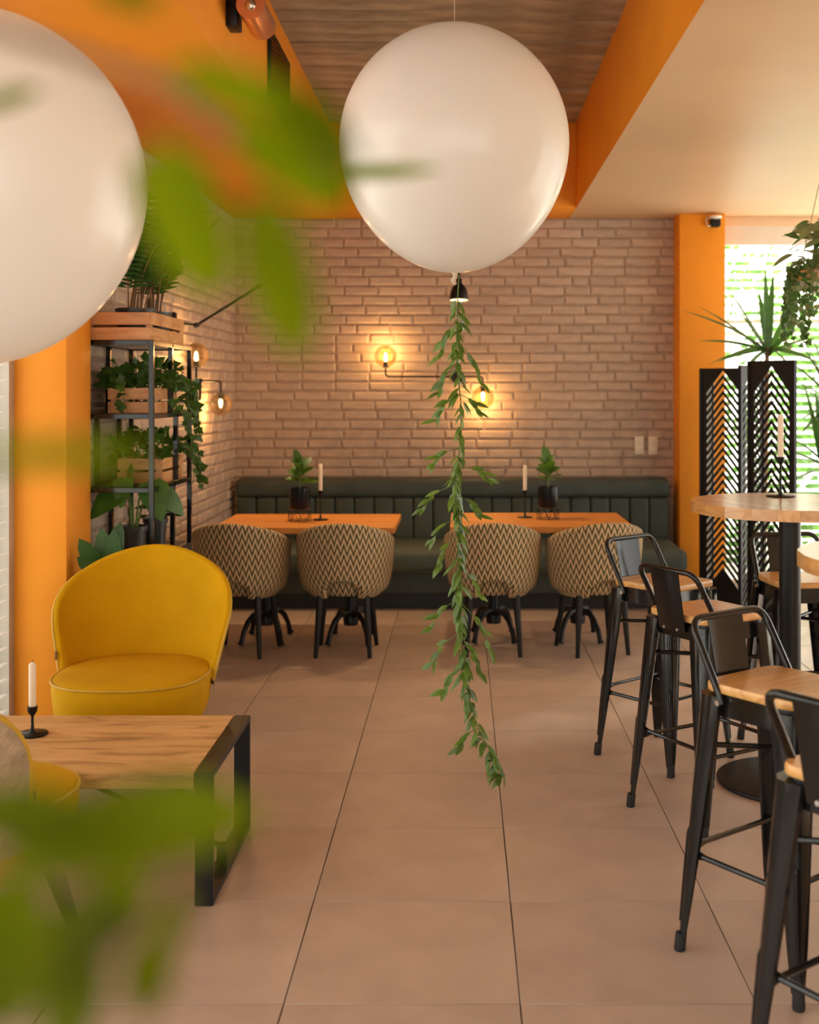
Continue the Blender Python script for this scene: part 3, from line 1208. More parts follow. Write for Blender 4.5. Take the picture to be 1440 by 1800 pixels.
def table_plant(loc, lb, seed):
    rr = random.Random(seed)
    t = thing('plant_pot', 'black glazed plant pot on a wire stand ' + lb, 'plant pot', loc)
    MB().lathe([(0, .072), (.05, .072), (.06, .078), (.064, .09), (.064, .205), (.060, .205), (.060, .19), (0, .19)], 28, cap=False).build('pot', CERAM, t)
    MB().lathe([(.0, .188), (.058, .188), (.03, .194), (0, .195)], 16, cap=False).build('soil', SOIL, t)
    ws = MB()
    n = 8
    for k in range(n):
        a, b = 2 * PI * k / n, 2 * PI * (k + .5) / n
        ws.tube([(.072 * math.cos(a), .072 * math.sin(a), .003), (.066 * math.cos(b), .066 * math.sin(b), .072)], .0016, 5)
        b = 2 * PI * (k - .5) / n
        ws.tube([(.072 * math.cos(a), .072 * math.sin(a), .003), (.066 * math.cos(b), .066 * math.sin(b), .072)], .0016, 5)
    for r_, z_ in ((.072, .003), (.0665, .072)):
        ws.tube([(r_ * math.cos(2 * PI * k / 24), r_ * math.sin(2 * PI * k / 24), z_) for k in range(24)], .002, 5, closed=True)
    ws.build('wire_stand', BLACK, t)
    p = thing('small_plant', 'small rubber plant with oval leaves ' + lb, 'plant', (loc[0], loc[1], loc[2] + .19))
    MB().tube([(0, 0, 0), (.004, 0, .07), (.0, .004, .14)], .004, 6).build('stem', STEM, p)
    for k in range(13):
        a = k * 2.4 + rr.random()
        z = .05 + .009 * k
        el = R(12 + 5 * k)
        d = Vector((math.cos(a) * math.cos(el), math.sin(a) * math.cos(el), math.sin(el)))
        obj('leaf', ovl, p, leafM((0, 0, z), d, Vector((0, -.5, 1)) - d * d.z + rv(.2), rr.uniform(.8, 1.1)))


table_plant((-1.013, 7.32, .7502), 'on the corner dining table', 1)
table_plant((.545, 7.42, .7502), 'on the dining table near the orange pier', 2)


# ---- lamps
def point(loc, e, col, r=.02, parent=None):
    d = bpy.data.lights.new('bulb_light', 'POINT')
    d.energy, d.color, d.shadow_soft_size = e, col, r
    o = bpy.data.objects.new('bulb_light', d)
    COL.objects.link(o)
    o.location = loc
    if parent:
        o.parent = parent
    return o


WARM = (1, .62, .28)


def globe(t, c, up, r):
    """glass globe round c, socket on the side away from up"""
    c = Vector(c)
    prof = []
    for k in range(2, 21):
        a = PI * k / 20 - .12 * (k == 20)
        prof.append((r * math.sin(PI * k / 22 if k < 20 else PI * .93), -r * math.cos(PI * k / 22 if k < 20 else PI * .93)))
    M = Matrix.Translation(c) if up > 0 else Matrix.Translation(c) @ Matrix.Rotation(PI, 4, 'X')
    m = MB().lathe(prof, 28, cap=False)
    m.v = [M @ p_ for p_ in m.v]
    g = m.build('glass_globe', SMOKE, t, angle=80)
    m = MB().lathe([(0, -r * 1.02), (.027, -r * 1.02), (.027, -r * .96), (.018, -r * .9), (.015, -r * .5), (0, -r * .5)], 18, cap=False)
    m.v = [M @ p_ for p_ in m.v]
    m.build('socket', BLACK, t)
    m = MB().lathe([(0, -r * .5), (.011, -r * .42), (.012, -r * .1), (.007, r * .22), (0, r * .27)], 14, cap=False)
    m.v = [M @ p_ for p_ in m.v]
    m.build('bulb', BULB, t)
    point(M @ Vector((0, 0, r * .33)), 4.6, WARM, .02, t)


# back wall sconce
Ys = 8.96
t = thing('wall_sconce', 'black two-armed sconce with amber glass globes on the back wall', 'lamp', (P(765, 662, Ys).x, Ys, P(765, 662, Ys).z))
O = Vector(t.location)
g1, g2 = P(678, 626, Ys) - O, P(849, 699, Ys) - O
e1, e2 = P(680, 662, Ys) - O, P(850, 662, Ys) - O
MB().tube(fillet([g1 + Vector((0, 0, -.085)), Vector((g1.x, 0, e1.z)), Vector((g2.x, 0, e2.z)), g2 + Vector((0, 0, .085))], .03), .0065, 8).build('arm', BLACK, t)
globe(t, g1, 1, .086)
globe(t, g2, -1, .086)
MB().tube([(.17, 0, 0), (.17, .125, 0)], .007, 8).build('wall_rod', BLACK, t)
m = MB().lathe([(0, 0), (.05, 0), (.05, .014), (0, .016)], 24, cap=False).build('wall_plate', BLACK, t)
m.rotation_euler = (R(90), 0, 0)
m.location = (.17, .125, 0)

# left wall sconce (arms along the wall)
Xs = -1.64


def PX(x, y, X):
    Y = X * F / (x - CX)
    return P(x, y, Y)


t = thing('wall_sconce', 'black two-armed sconce with amber glass globes on the side wall by plant shelf', 'lamp', PX(352, 669, Xs))
O = Vector(t.location)
g1, g2 = PX(345, 624, Xs) - O, PX(388, 711, Xs) - O
MB().tube(fillet([g1 + Vector((0, 0, -.075)), Vector((0, g1.y, 0)), Vector((0, g2.y, .0)), g2 + Vector((0, 0, .075))], .02), .0065, 8).build('arm', BLACK, t)
j1 = PX(352, 703, Xs) - O
MB().tube(fillet([(0, 0, 0), (0, 0, j1.z), (0, -.14, j1.z - .005)], .03), .008, 8).build('mount_arm', BLACK, t)
MB().tube([(0, -.14, j1.z - .005), (XBR - Xs + .01, -.14, j1.z - .005)], .008, 8).build('wall_rod', BLACK, t)
MB().lathe([(0, -.016), (.016, -.008), (.016, .008), (0, .016)], 12, cap=False).build('joint', BLACK, t)
globe(t, g1, 1, .076)
globe(t, g2, -1, .076)


def lamp_head(t, c, d):
    """dome shade at c opening toward d"""
    d = Vector(d).normalized()
    z = -d
    x = z.orthogonal().normalized()
    yv = z.cross(x)
    M = Matrix((x, yv, z)).transposed().to_4x4()
    M.translation = Vector(c)
    m = MB().lathe([(.060, -.055), (.061, -.05), (.056, -.01), (.045, .025), (.030, .045), (.020, .055), (.018, .085), (0, .09)], 28, cap=False)
    m.v = [M @ p_ for p_ in m.v]
    m.build('shade', BLACK, t, angle=60)
    m = MB().lathe([(.058, -.054), (.053, -.01), (.042, .02), (.0, .035)], 28, cap=False)
    m.v = [M @ p_ for p_ in m.v]
    m.build('shade_lining', WHITEP, t, angle=60)
    m = MB().lathe([(0, -.045), (.02, -.04), (.026, -.02), (.02, 0), (.012, .015), (0, .02)], 18, cap=False)
    m.v = [M @ p_ for p_ in m.v]
    m.build('bulb', LAMPIN, t, angle=60)
    sd = bpy.data.lights.new('lamp_light', 'SPOT')
    sd.energy, sd.color, sd.spot_size, sd.spot_blend, sd.shadow_soft_size = 26, (1, .70, .38), R(106), .6, .03
    so = bpy.data.objects.new('lamp_light', sd)
    COL.objects.link(so)
    so.parent = t
    so.matrix_basis = M @ Matrix.Translation((0, 0, -.06))


bl = PX(308, 561, -1.735)
t = thing('swing_arm_lamp', 'black swing-arm wall lamp reaching over the corner table', 'lamp', bl)
O = Vector(t.location)
MB().box((-.008, 0, 0), (.03, .055, .085)).build('wall_block', BLACK, t, bevel=.01)
j1, j2 = P(345, 572, 7.28) - O, P(456, 503, 7.5) - O
hd = P(498, 503, 7.5) - O
ar = MB().tube([(0, 0, -.02), j1], .0075, 8).build('arm', BLACK, t)
MB().tube([j1, j2], .0085, 8).build('arm', BLACK, t)
MB().lathe([(0, -.02), (.02, -.01), (.02, .01), (0, .02)], 14, j1, cap=False).build('joint', BLACK, t)
MB().lathe([(0, -.018), (.016, -.01), (.016, .01), (0, .018)], 14, j2, cap=False).build('joint', BLACK, t)
lamp_head(t, hd, (.3, -.08, -1))
MB().tube([j2, hd + Vector((-.02, 0, .07))], .0075, 8).build('neck', BLACK, t)

t = thing('swing_arm_lamp', 'black dome swing-arm lamp on the back wall, hanging behind the garland', 'lamp', (-.02, 9.05, 2.72))
MB().box((0, 0, 0), (.055, .05, .085)).build('wall_block', BLACK, t, bevel=.01)
hd = P(807, 513, 7.5) - Vector(t.location)
j1 = Vector((0, -.75, .06))
MB().tube([(0, 0, 0), j1], .0075, 8).build('arm', BLACK, t)
MB().tube([j1, hd + Vector((0, .0, .085))], .0085, 8).build('arm', BLACK, t)
MB().lathe([(0, -.02), (.02, -.01), (.02, .01), (0, .02)], 14, j1, cap=False).build('joint', BLACK, t)
lamp_head(t, hd, (.0, -.10, -1))


# ---- plant shelf
SX0, SX1, SY0, SY1 = -1.735, -1.43, 5.40, 6.15
t = thing('plant_shelf', 'open black metal shelf for plants against the brick side wall', 'shelf', ((SX0 + SX1) / 2, (SY0 + SY1) / 2, 0))
hx, hy = (SX1 - SX0) / 2, (SY1 - SY0) / 2
q = .011
for sx in (-1, 1):
    for yy, z0, z1 in ((-hy, 0, 1.79), (hy, 0, 1.79), (0, 1.45, 1.79), (.02, 0, 1.11)):
        if yy == 0:
            yy = -.02
        MB().box((sx * hx, yy, (z0 + z1) / 2), (2 * q, 2 * q, z1 - z0)).build('post', GUN, t, bevel=.001, seg=1)
for yy in (-.20, .16):
    MB().box((-hx, yy, 1.28), (2 * q, 2 * q, .33)).build('post', GUN, t, bevel=.001, seg=1)
MB().box((hx, .08, 1.28), (2 * q, 2 * q, .33)).build('post', GUN, t, bevel=.001, seg=1)
for z in (1.78, 1.44, 1.10, .76, .12):
    m = MB()
    for sx in (-1, 1):
        m.box((sx * hx, 0, z), (2 * q, 2 * hy - 2 * q, 2 * q))
    for sy in (-1, 1):
        m.box((0, sy * hy, z), (2 * hx - 2 * q, 2 * q, 2 * q))
    s = m.build('shelf_frame', GUN, t, bevel=.001, seg=1)
    MB().box((0, 0, z + .003), (2 * hx - 2 * q, 2 * hy - 2 * q, .012)).build('shelf_board', PLINTH if z < 1.7 else WHITEP, s)


def crate(loc, w_, d_, h_, ns, lb, rz=0):
    c = thing('wooden_crate', lb, 'crate', loc, rz)
    th = .012
    sh = (h_ - .012 * (ns - 1)) / ns
    for i in range(ns):
        z = sh / 2 + i * (sh + .012)
        for s in (-1, 1):
            MB().box((0, 0, 0), (d_, th, sh)).build('slat', CRATEW, c, bevel=.0012, seg=1).matrix_basis = Matrix.Translation((s * (w_ / 2 - th / 2), 0, z)) @ Matrix.Rotation(R(90), 4, 'Z')
            MB().box((0, 0, 0), (w_ - 2 * th, th, sh)).build('slat', CRATEW, c, bevel=.0012, seg=1).location = (0, s * (d_ / 2 - th / 2), z)
    for sx in (-1, 1):
        for sy in (-1, 1):
            MB().box((sx * (w_ / 2 - th - .011), sy * (d_ / 2 - th - .011), h_ / 2 - .004), (.022, .022, h_ - .01)).build('corner_post', CRATEW, c)
    MB().box((0, 0, .006), (w_ - 2 * th, d_ - 2 * th, .01)).build('bottom', CRATEW, c)
    return c


SXC = (SX0 + SX1) / 2
crate((SXC, 5.70, 1.7925), .318, .60, .128, 2, 'pale wooden slatted crate on top of the plant shelf')
crate((SXC + .03, 5.72, 1.4515), .22, .44, .12, 2, 'wooden crate of ivy on the second shelf down')
crate((SXC + .03, 5.86, 1.1115), .22, .42, .12, 2, 'wooden crate of ivy on the middle shelf under the other ivy crate')

ivm = [ivy_mesh('leaf', G_IVY, .055, i) for i in range(3)]


def ivy(loc, lx, ly, n, trail, lb):
    p = thing('ivy_plant', lb, 'plant', loc)
    m = MB()
    k = 0
    for i in range(n):
        a = rv()
        q_ = Vector((a.x * lx, a.y * ly, .02 + abs(a.z) * .19 * (1 - .6 * max(abs(a.x), abs(a.y)))))
        d = Vector((a.x, a.y, .1)) + rv(.7)
        obj('leaf', random.choice(ivm), p, leafM(q_, d, Vector((.4, -.6, 1)) + rv(.7), random.uniform(.7, 1.25)))
        if i % 5 == 0:
            m.tube([(a.x * lx * .4, a.y * ly * .4, -.06), q_], .002, 4)
    for (ex, ey, ez, nn) in trail:
        s0 = Vector((ex * .6, ey * .6, .06))
        pts = [s0, Vector((ex, ey, .05)), Vector((ex * 1.08, ey * 1.06, ez * .5)), Vector((ex * 1.05, ey * 1.1, ez))]
        pts = fillet(pts, .08, 4)
        m.tube(pts, .0018, 4)
        for j in range(nn):
            f = (j + .5) / nn * (len(pts) - 1)
            i0 = int(f)
            q_ = pts[i0].lerp(pts[min(i0 + 1, len(pts) - 1)], f - i0) + rv(.02)
            obj('leaf', random.choice(ivm), p, leafM(q_, Vector((ex, 0, -.5)) + rv(.8), Vector((.6, -.8, .3)) + rv(.5), random.uniform(.6, 1.1)))
    m.build('stem', STEM, p)


ivy((SXC + .03, 5.72, 1.56),   .15, .25, 165, [(.17, .15, -.22, 20), (.18, .26, -.26, 22), (.16, .32, -.15, 14), (.16, -.05, -.10, 10), (-.02, -.26, -.12, 8)], 'dense ivy spilling over the crate on the second shelf down')
ivy((SXC + .03, 5.86, 1.22), .14, .24, 90, [(.17, .12, -.14, 12), (.17, .26, -.16, 14), (.0, .30, -.10, 10)], 'ivy in the crate on the middle shelf')


# parlour palm in the top crate
def palm(loc, lb, n, seed):
    rr = random.Random(seed)
    t = thing('potted_palm', lb, 'plant', loc)
    MB().lathe([(0, 0), (.075, 0), (.09, .128), (.096, .128), (.096, .142), (.085, .142), (.083, .12), (0, .12)], 28, cap=False).build('pot', PLPOT, t)
    MB().lathe([(0, .12), (.083, .12), (.0, .126)], 16, cap=False).build('soil', SOIL, t)
    lv, lf = leaf_data(.11, .017, .45, .2, 4)
    for k in range(n):
        a = rr.uniform(-1.5, 1.5)
        L = rr.uniform(.28, .62)
        lean = rr.uniform(.10, .48)
        b0 = Vector((rr.uniform(-.035, .035), rr.uniform(-.035, .035), .12))
        pts = []
        for i in range(9):
            q_ = i / 8
            pts.append(b0 + Vector((math.cos(a) * lean * q_ ** 1.8 * L * 1.3, math.sin(a) * lean * q_ ** 1.8 * L * 1.3, L * (q_ - .18 * lean * q_ ** 3))))
        m = MB().tube(pts, [.005 * (1 - .75 * i / 8) for i in range(9)], 5)
        m.build('stem', STEMB, t)
        m = MB()
        for i in range(11):
            q_ = .40 + .60 * i / 10
            f = q_ * 8
            i0 = min(7, int(f))
            p_ = pts[i0].lerp(pts[i0 + 1], f - i0)
            tg = (pts[i0 + 1] - pts[i0]).normalized()
            sd = tg.cross(Vector((math.cos(a), math.sin(a), .3))).normalized()
            for s in (-1, 1):
                m.add(lv, lf, leafM(p_, sd * s + tg * .32 + Vector((math.cos(a), math.sin(a), 0)) * .25, Vector((math.cos(a), math.sin(a), .5)), rr.uniform(.75, 1.15)))
        m.build('frond', G_DARK, t)


palm((SXC + .03, 5.58, 1.806), 'parlour palm in a black pot inside the top crate, nearest the orange pier', 13, 3)
palm((SXC + .04, 5.84, 1.806), 'leafy palm at the back end of the top crate', 10, 5)


# monstera in a pot on the lower shelf
def heart_plant(loc, pot, leaves, lb, cat='plant', potmat=PLPOT, leafm=None, stemm=STEM):
    t = thing(*lb, cat, loc)
    r_, h_ = pot
    MB().lathe([(0, 0), (r_ * .75, 0), (r_ * .93, h_ * .84), (r_ * 1.02, h_ * .85), (r_ * 1.04, h_), (r_ * .95, h_), (r_ * .93, h_ * .92), (0, h_ * .92)], 28, cap=False).build('pot', potmat, t)
    MB().lathe([(0, h_ * .92), (r_ * .93, h_ * .92), (0, h_ * .95)], 14, cap=False).build('soil', SOIL, t)
    for (base, tipd, n, L, Wd, shape) in leaves:
        b = Vector(base)
        me = leaf_mesh('leaf', leafm or G_MON, L, Wd, .28, .15, 7, shape)
        obj('leaf', me, t, leafM(b, tipd, n))
        s0 = Vector((b.x * .15, b.y * .15, h_ * .9))
        MB().tube([s0, s0.lerp(b, .5) + Vector((-b.x * .2, -b.y * .2, .03)), b], [.006, .0045, .003], 6).build('stem', stemm, t)
    return t


pz = .7725
c0 = (SXC + .03, 5.53, pz)
heart_plant(c0, (.066, .15), [((-.03, -.05, .33), (-.75, -.45, -.55), (-.1, -.8, .6), .20, .14, 'heart'),
                              ((.09, -.04, .36), (.45, -.35, -.9), (.35, -.8, .5), .19, .15, 'heart'),
                              ((.0, .0, .42), (-.3, .2, -.5), (0, -.5, .9), .17, .13, 'heart'),
                              ((.10, .08, .30), (.8, .3, -.6), (.3, -.7, .6), .17, .12, 'heart'),
                              ((-.02, -.06, .38), (-.1, -.5, -.9), (-.1, -.9, .3), .14, .10, 'heart')],
            ('potted_monstera', 'monstera with big heart-shaped leaves in a black pot on the lower shelf'))
heart_plant((SXC + .05, 5.86, pz), (.060, .15), [((.03 * math.cos(k), .03 * math.sin(k), .16 + .02 * (k % 3)), (math.cos(k * 1.9), math.sin(k * 1.9), .25), (0, -.3, 1), .10, .05, 'oval') for k in range(12)],
            ('potted_foliage', 'small bushy plant in black pot behind the monstera'), leafm=G_DARK)
RP = Vector((-1.55, 5.215, 0))
rl = []
for (px, py, tx, ty, L) in ((178, 1010, 128, 930, .20), (182, 1012, 133, 975, .17), (186, 1010, 178, 940, .2), (192, 1010, 207, 926, .23), (196, 1012, 198, 945, .2), (186, 1020, 150, 1010, .15)):
    a, b = P(px, py, 5.18) - RP, P(tx, ty, 4.97 if tx < 160 else 5.12) - RP
    rl.append((tuple(a), b - a, (.2, -1, .3), L, .085, 'oval'))
heart_plant(RP, (.10, .22), rl, ('potted_rubber_plant', 'broad-leaved rubber plant on the floor between pier and shelf'), leafm=G_DARK)


# ---- balloons
def balloon(c, rx, up, dn, lb, zceil):
    t = thing('balloon', lb, 'balloon', c)
    prof = []
    n = 40
    for i in range(n + 1):
        a = -PI / 2 + PI * i / n
        zz = math.sin(a)
        r_ = rx * math.cos(a)
        if zz < 0:
            r_ *= (1 - .05 * (-zz) ** 2)
        prof.append((max(r_, .0005), zz * (up if zz > 0 else dn)))
    MB().lathe(prof, 72).build('skin', BALLOON, t, angle=80)
    MB().tube([(0, 0, -dn + .004), (.003, 0, -dn - .012), (-.004, 0, -dn - .026), (.003, .003, -dn - .04)], [.012, .007, .009, .005], 8).build('knot', STRING, t)
    MB().tube([(0, 0, up - .003), (0, 0, zceil - c[2])], .0011, 5).build('string', STRING, t)
    return t


B1 = P(799, 252, 3.9)
balloon(B1, .381, .388, .430, 'large white balloon with the leaf garland hanging below it', ZC - .005)
B2 = P(-48, 322, 2.65)
balloon(B2, .381, .390, .412, 'large white balloon without a garland, hanging by the orange pier', ZS)

# ---- leaf garland below the balloon
gp = [(807, 482), (805, 520), (804, 560), (803, 640), (811, 720), (807, 800), (801, 860), (807, 920), (805, 980), (811, 1040), (810, 1100), (815, 1160), (823, 1220), (845, 1290), (868, 1330), (884, 1366)]
root = P(*gp[0], 3.9)
t = thing('leaf_garland', 'long green leafy garland hanging under the white balloon', 'garland', root)
path = []
pts = [P(x, y, 3.9 + .012 * math.sin(i * 1.7)) - root for i, (x, y) in enumerate(gp)]
for i in range(len(pts) - 1):
    for k in range(6):
        q_ = k / 6
        a, b = pts[max(i - 1, 0)], pts[i]
        c, d = pts[i + 1], pts[min(i + 2, len(pts) - 1)]
        path.append(.5 * ((2 * b) + (c - a) * q_ + (2 * a - 5 * b + 4 * c - d) * q_ ** 2 + (3 * b - a - 3 * c + d) * q_ ** 3))
path.append(pts[-1])
MB().tube(path, .0022, 6).build('main_stem', STEM, t)
gl = [leaf_mesh('leaf', G_GAR, .060, .023, .2, .3, 5), leaf_mesh('leaf', G_GAR, .052, .023, .32, .4, 5), leaf_mesh('leaf', G_GAR, .066, .018, .1, .25, 5)]
np2 = len(path)
for i in range(7, np2):
    q_ = i / np2
    dens = 3 if .1 < q_ < .82 else 2
    if 24 < i < 31 and i % 2:
        dens = 1
    for k in range(dens):
        a = random.uniform(0, 2 * PI)
        d = Vector((math.cos(a) * .8, math.sin(a) * .6, -random.uniform(.5, 1.3)))
        obj('leaf', random.choice(gl), t, leafM(path[i] + rv(.008), d, Vector((math.cos(a), -.7, .7)) + rv(.3), random.uniform(.7, 1.12)))
sprigs = [(560, -28, 62), (600, 40, 75), (640, -30, 50), (690, -40, 45), (700, 30, 30), (790, -45, 28), (820, 52, 20), (850, -58, 48), (870, 38, 35), (910, -45, 40), (940, -35, 55),
          (1000, 34, 50), (1050, -52, 50), (1060, 48, 75), (1110, -48, 60), (1120, 30, 60), (1170, -32, 40), (1280, -30, 30), (1300, 20, 40)]
for (y0, dx, dy) in sprigs:
    i0 = min(range(np2), key=lambda i: abs((path[i] + root).z - P(800, y0, 3.9).z))
    s0 = path[i0]
    e = s0 + Vector((dx * 3.9 / F, random.uniform(-.04, .04), -dy * 3.9 / F))
    mid = s0.lerp(e, .5) + Vector((dx * .0003, 0, .012))
    MB().tube([s0, mid, e], [.0014, .0011, .0008], 4).build('side_stem', STEM, t)
    for k in range(5):
        q_ = .35 + .65 * k / 4
        p_ = s0.lerp(mid, q_ * 2) if q_ < .5 else mid.lerp(e, q_ * 2 - 1)
        d = (e - s0).normalized() + Vector((0, 0, -.5 if k % 2 else .35)) + rv(.25)
        obj('leaf', random.choice(gl), t, leafM(p_, d, Vector((0, -.8, .6)) + rv(.35), random.uniform(.7, 1.0)))


# ---- folding metal screens with chevron cut-outs
PWD, PHT = .335, 1.72
bar_y, rise, pitch, zb, nchev = .030, .155, .0562, .20, 24


def panel(parent, p0, p1, z_h=PHT):
    """panel between two floor points"""
    p0, p1 = Vector((*p0, 0)), Vector((*p1, 0))
    ux = (p1 - p0).normalized()
    wd = (p1 - p0).length
    M = Matrix((ux, Vector((0, 0, 1)), ux.cross(Vector((0, 0, 1))))).transposed().to_4x4()
    M.translation = p0
    pn = MB()
    bw = .042
    hw = wd / 2 - bw
    ztop = zb + nchev * pitch
    pn.prism([(0, 0), (bw, 0), (bw, z_h), (0, z_h)], -.002, .002)
    pn.prism([(wd - bw, 0), (wd, 0), (wd, z_h), (wd - bw, z_h)], -.002, .002)
    pn.prism([(bw, ztop), (wd / 2, ztop + rise), (wd - bw, ztop), (wd - bw, z_h), (bw, z_h)], -.002, .002)
    pn.prism([(bw, 0), (wd - bw, 0), (wd - bw, zb - pitch + bar_y), (wd / 2, zb - pitch + bar_y + rise), (bw, zb - pitch + bar_y)], -.002, .002)
    for x in (.006, wd - .006):
        pn.box((x, z_h / 2, .0), (.012, z_h, .022))
    pn.box((wd / 2, z_h - .004, 0), (wd, .008, .022))
    pn.v = [M @ p_ for p_ in pn.v]
    o = pn.build('screen_panel', BLACK, parent, smooth=False)
    sl = MB().prism([(bw - .002, 0), (wd / 2, rise), (wd - bw + .002, 0), (wd - bw + .002, bar_y), (wd / 2, rise + bar_y), (bw - .002, bar_y)], -.0018, .0018)
    me = sl.mesh('chevron_slat', BLACK, smooth=False)
    for k in range(nchev):
        obj('chevron_slat', me, o, M @ Matrix.Translation((0, zb + k * pitch, 0)))


t = thing('folding_screen', 'black metal screen with chevron slots in front of orange pier', 'screen', (1.80, 8.3, 0))
panel(t, (1.692 - 1.80, 8.28 - 8.3), (1.955 - 1.80, 8.08 - 8.3))
panel(t, (1.692 - 1.80, 8.30 - 8.3), (1.84 - 1.80, 8.60 - 8.3))
t = thing('folding_screen', 'black metal screen with chevron slots standing closest to the bar table', 'screen', (1.80, 6.9, 0))
panel(t, (1.695 - 1.80, 6.93 - 6.9), (1.90 - 1.80, 6.67 - 6.9), 1.735)
t = thing('folding_screen', 'black metal screen with chevron slots half hidden between the other two', 'screen', (1.83, 7.42, 0))
panel(t, (1.735 - 1.83, 7.32 - 7.42), (1.95 - 1.83, 7.58 - 7.42))


# ---- dracaenas by the window
def dracaena(loc, zc, nleaf, Lr, lb, seed, crowns=1, tips=()):
    rr = random.Random(seed)
    t = thing('dracaena_plant', lb, 'plant', loc)
    MB().lathe([(0, 0), (.13, 0), (.16, .28), (.17, .30), (.155, .30), (.15, .27), (0, .27)], 28, cap=False).build('pot', PLPOT, t)
    MB().lathe([(0, .27), (.15, .27), (0, .28)], 14, cap=False).build('soil', SOIL, t)
    if tips:
        top = P(1349, 622, 7.95) - Vector(loc)
        MB().tube([(0, 0, .26), (top.x * .6, .02, zc * .5), top + Vector((0, 0, .04))], [.022, .019, .014], 10).build('trunk', STEMB, t)
        for (x, y, dy, cu) in tips:
            e = P(x, y, 7.95 + dy) - Vector(loc)
            b_ = top + Vector((0, 0, rr.uniform(-.04, .05)))
            me = leaf_mesh('leaf', G_DRA, (e - b_).length * (1 + .5 * cu * cu), .052, cu, .35, 8, 'strap')
            d = (e - b_).normalized()
            obj('leaf', me, t, leafM(b_, d + Vector((0, 0, cu * .9)), Vector((-d.x, -.6, 1.0)), 1))
        return
    for c in range(crowns):
        top = Vector((rr.uniform(-.05, .05) if c == 0 else rr.uniform(-.25, .3), rr.uniform(-.1, .1), zc - c * .42))
        MB().tube([(0, 0, .26), (top.x * .5, top.y * .5, zc * .5), top], [.022, .018, .014], 10).build('trunk', STEMB, t)
        for k in range(nleaf):
            a = k * 2.399 + rr.uniform(-.2, .2)
            el = R(rr.uniform(-15, 85)) if k > 3 else R(rr.uniform(65, 88))
            d = Vector((math.cos(a) * math.cos(el), math.sin(a) * math.cos(el) * .7, math.sin(el)))
            L = rr.uniform(*Lr)
            me = leaf_mesh('leaf', G_DRA, L, .050, rr.uniform(.05, .38) if el < R(60) else .04, .35, 8, 'strap')
            obj('leaf', me, t, leafM(top + Vector((0, 0, .05 * math.sin(el))), d, Vector((-d.x, -d.y, 1.2)), 1))


dracaena((2.04, 7.95, 0), 1.70, 30, (.40, .62), 'tall dracaena with sword leaves rising above the chevron screens', 11, 1, [
    (1345, 470, 0, 0), (1360, 478, .05, 0), (1334, 510, .1, .02), (1275, 497, -.1, .02), (1300, 545, .1, .04), (1212, 545, -.15, .18), (1232, 533, .12, .15), (1238, 600, -.05, .25),
    (1250, 640, .1, .3), (1283, 640, -.2, .3), (1420, 545, -.1, .1), (1446, 590, .1, .2), (1400, 520, .15, .05), (1430, 640, -.1, .3), (1300, 670, .2, .35), (1390, 585, -.2, .2), (1405, 668, .15, .3), (1320, 600, .3, .1)])
dracaena((2.62, 8.25, 0), 1.45, 26, (.40, .62), 'dracaena with drooping leaves standing beside the window blind', 12, 2)


# ---- hanging planter
hp_ = Vector(((1462 - CX) * 6.0 / F, 6.0, 2.12))
t = thing('hanging_planter', 'round wooden hanging planter in front of the window', 'planter', hp_)
MB().lathe([(0, .0), (.19, 0), (.195, .01), (.195, .045), (.185, .05), (.0, .05)], 40, cap=False).build('wood_tray', BARW, t)
MB().lathe([(0, -.06), (.10, -.06), (.155, -.03), (.17, 0), (0, .0)], 32, cap=False).build('bowl', WHITEP, t)
for k in range(3):
    a = 2 * PI * k / 3 + .4
    MB().tube([(.17 * math.cos(a), .17 * math.sin(a), .05), (0, 0, ZS - hp_.z)], .003, 5).build('rope', STRING, t)
p = thing('hanging_plant', 'trailing ivy and variegated leaves spilling from the hanging planter', 'plant', hp_ + Vector((0, 0, .05)))
bigl = [leaf_mesh('leaf', G_VAR, .12, .055, .25, .2, 5, 'oval'), leaf_mesh('leaf', G_IVY, .10, .045, .3, .2, 5)]
for k in range(140):
    a = random.uniform(0, 2 * PI)
    r_ = random.uniform(.02, .20)
    z = random.uniform(.02, .36) * (1 - r_ * 1.8)
    d = Vector((math.cos(a), math.sin(a), random.uniform(-.5, .6)))
    obj('leaf', bigl[0 if random.random() < .68 else 1], p, leafM((r_ * math.cos(a), r_ * math.sin(a), z), d, Vector((0, -.5, 1)) + rv(.5), random.uniform(.7, 1.15)))
sm_i = [ivy_mesh('leaf', m_, .032, 20 + i) for i, m_ in enumerate((G_IVY, G_IVY, G_VAR))]
sk = MB()
for k in range(24):
    a = PI + random.uniform(-1.4, 1.6)
    r_ = .2
    L = random.uniform(.2, .42)
    s0 = Vector((math.cos(a) * r_, math.sin(a) * r_, .03))
    e = s0 + Vector((math.cos(a) * .04, math.sin(a) * .04, -L))
    sk.tube([s0 * .6 + Vector((0, 0, .05)), s0, s0.lerp(e, .3), e], .0015, 4)
    n = int(L / .019)
    for j in range(n):
        obj('leaf', random.choice(sm_i), p, leafM(s0.lerp(e, (j + .5) / n) + rv(.014), Vector((0, 0, -1)) + rv(.9), Vector((0, -1, .2)) + rv(.6), random.uniform(.7, 1.2)))
sk.build('stem', STEM, p)

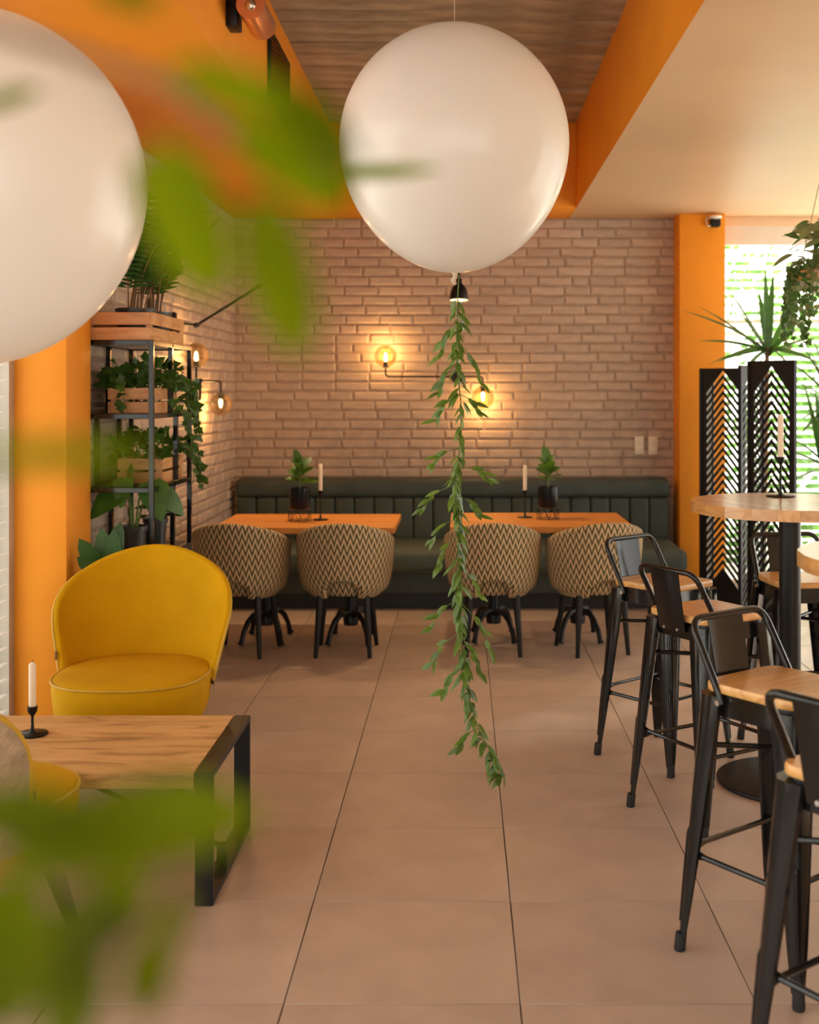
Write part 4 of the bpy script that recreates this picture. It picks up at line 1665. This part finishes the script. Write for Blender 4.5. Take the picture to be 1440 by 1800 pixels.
# ---- leafy plant right in front of the viewer, out of focus
FP = Vector((-.40, .42, 0))
t = thing('ficus_plant', 'large out-of-focus plant with bright lime-green leaves', 'plant', FP)
MB().lathe([(0, 0), (.14, 0), (.17, .33), (.18, .35), (.165, .35), (.16, .31), (0, .31)], 32, cap=False).build('pot', PLPOT, t)
MB().lathe([(0, .31), (.16, .31), (0, .32)], 16, cap=False).build('soil', SOIL, t)
MB().tube([(0, 0, .3), (.02, .01, .8), (-.02, -.01, 1.3), (.0, .0, 1.78)], [.016, .013, .010, .006], 10).build('trunk', STEMB, t)
FL = [  # photo px of leaf base and tip, width px, distance
    (285, 240, 375, 530, 150, .29), (450, 330, 530, 640, 130, .30), (290, 120, 610, 225, 120, .29), (585, 312, 780, 288, 34, .58), (360, 150, 620, 215, 110, .33), (500, 200, 620, 370, 100, .34),
    (270, 20, 150, -80, 90, .30), (75, 160, -80, 195, 46, .42), (400, 225, 600, 360, 110, .31), (470, 170, 650, 280, 90, .30), (250, 270, 290, 420, 70, .31),
    (600, 190, 540, 370, 70, .32), (330, 330, 400, 520, 90, .32),
    (-60, 800, 280, 795, 60, .26),
    (470, 1430, -20, 1500, 150, .29), (420, 1400, 60, 1440, 110, .31), (180, 1470, -80, 1400, 120, .29), (250, 1530, 190, 1650, 100, .30), (60, 1520, -40, 1830, 190, .27), (190, 1690, 60, 1860, 130, .29),
    (300, 1640, 220, 1790, 105, .29), (260, 1560, 40, 1710, 130, .31), (20, 1600, -90, 1800, 150, .28), (150, 1600, 30, 1780, 120, .30), (330, 1560, 260, 1700, 70, .32)]
for (x0, y0, x1, y1, wp, d_) in FL:
    a, b = P(x0, y0, d_) - FP, P(x1, y1, d_ + .015) - FP
    L = (b - a).length
    me = leaf_mesh('leaf', G_FORE, L, wp * d_ / F, .08, .2, 6, 'oval' if wp > 60 else 'lance')
    obj('leaf', me, t, leafM(a, b - a, Vector((.1, -1, .55)) + rv(.25)))
for pts in ([(-400, -60), (-120, 20), (120, 90), (300, 150), (430, 260)], [(-500, 760), (-250, 790), (-40, 800)], [(-500, 1350), (-200, 1480), (60, 1540), (240, 1560)]):
    q_ = [P(x, y, .36) - FP for x, y in pts]
    q_.insert(0, Vector((.0, 0, q_[0].z - .06)))
    MB().tube(q_, [.004] + [.0022] * (len(q_) - 1), 6).build('branch', STEMB, t)
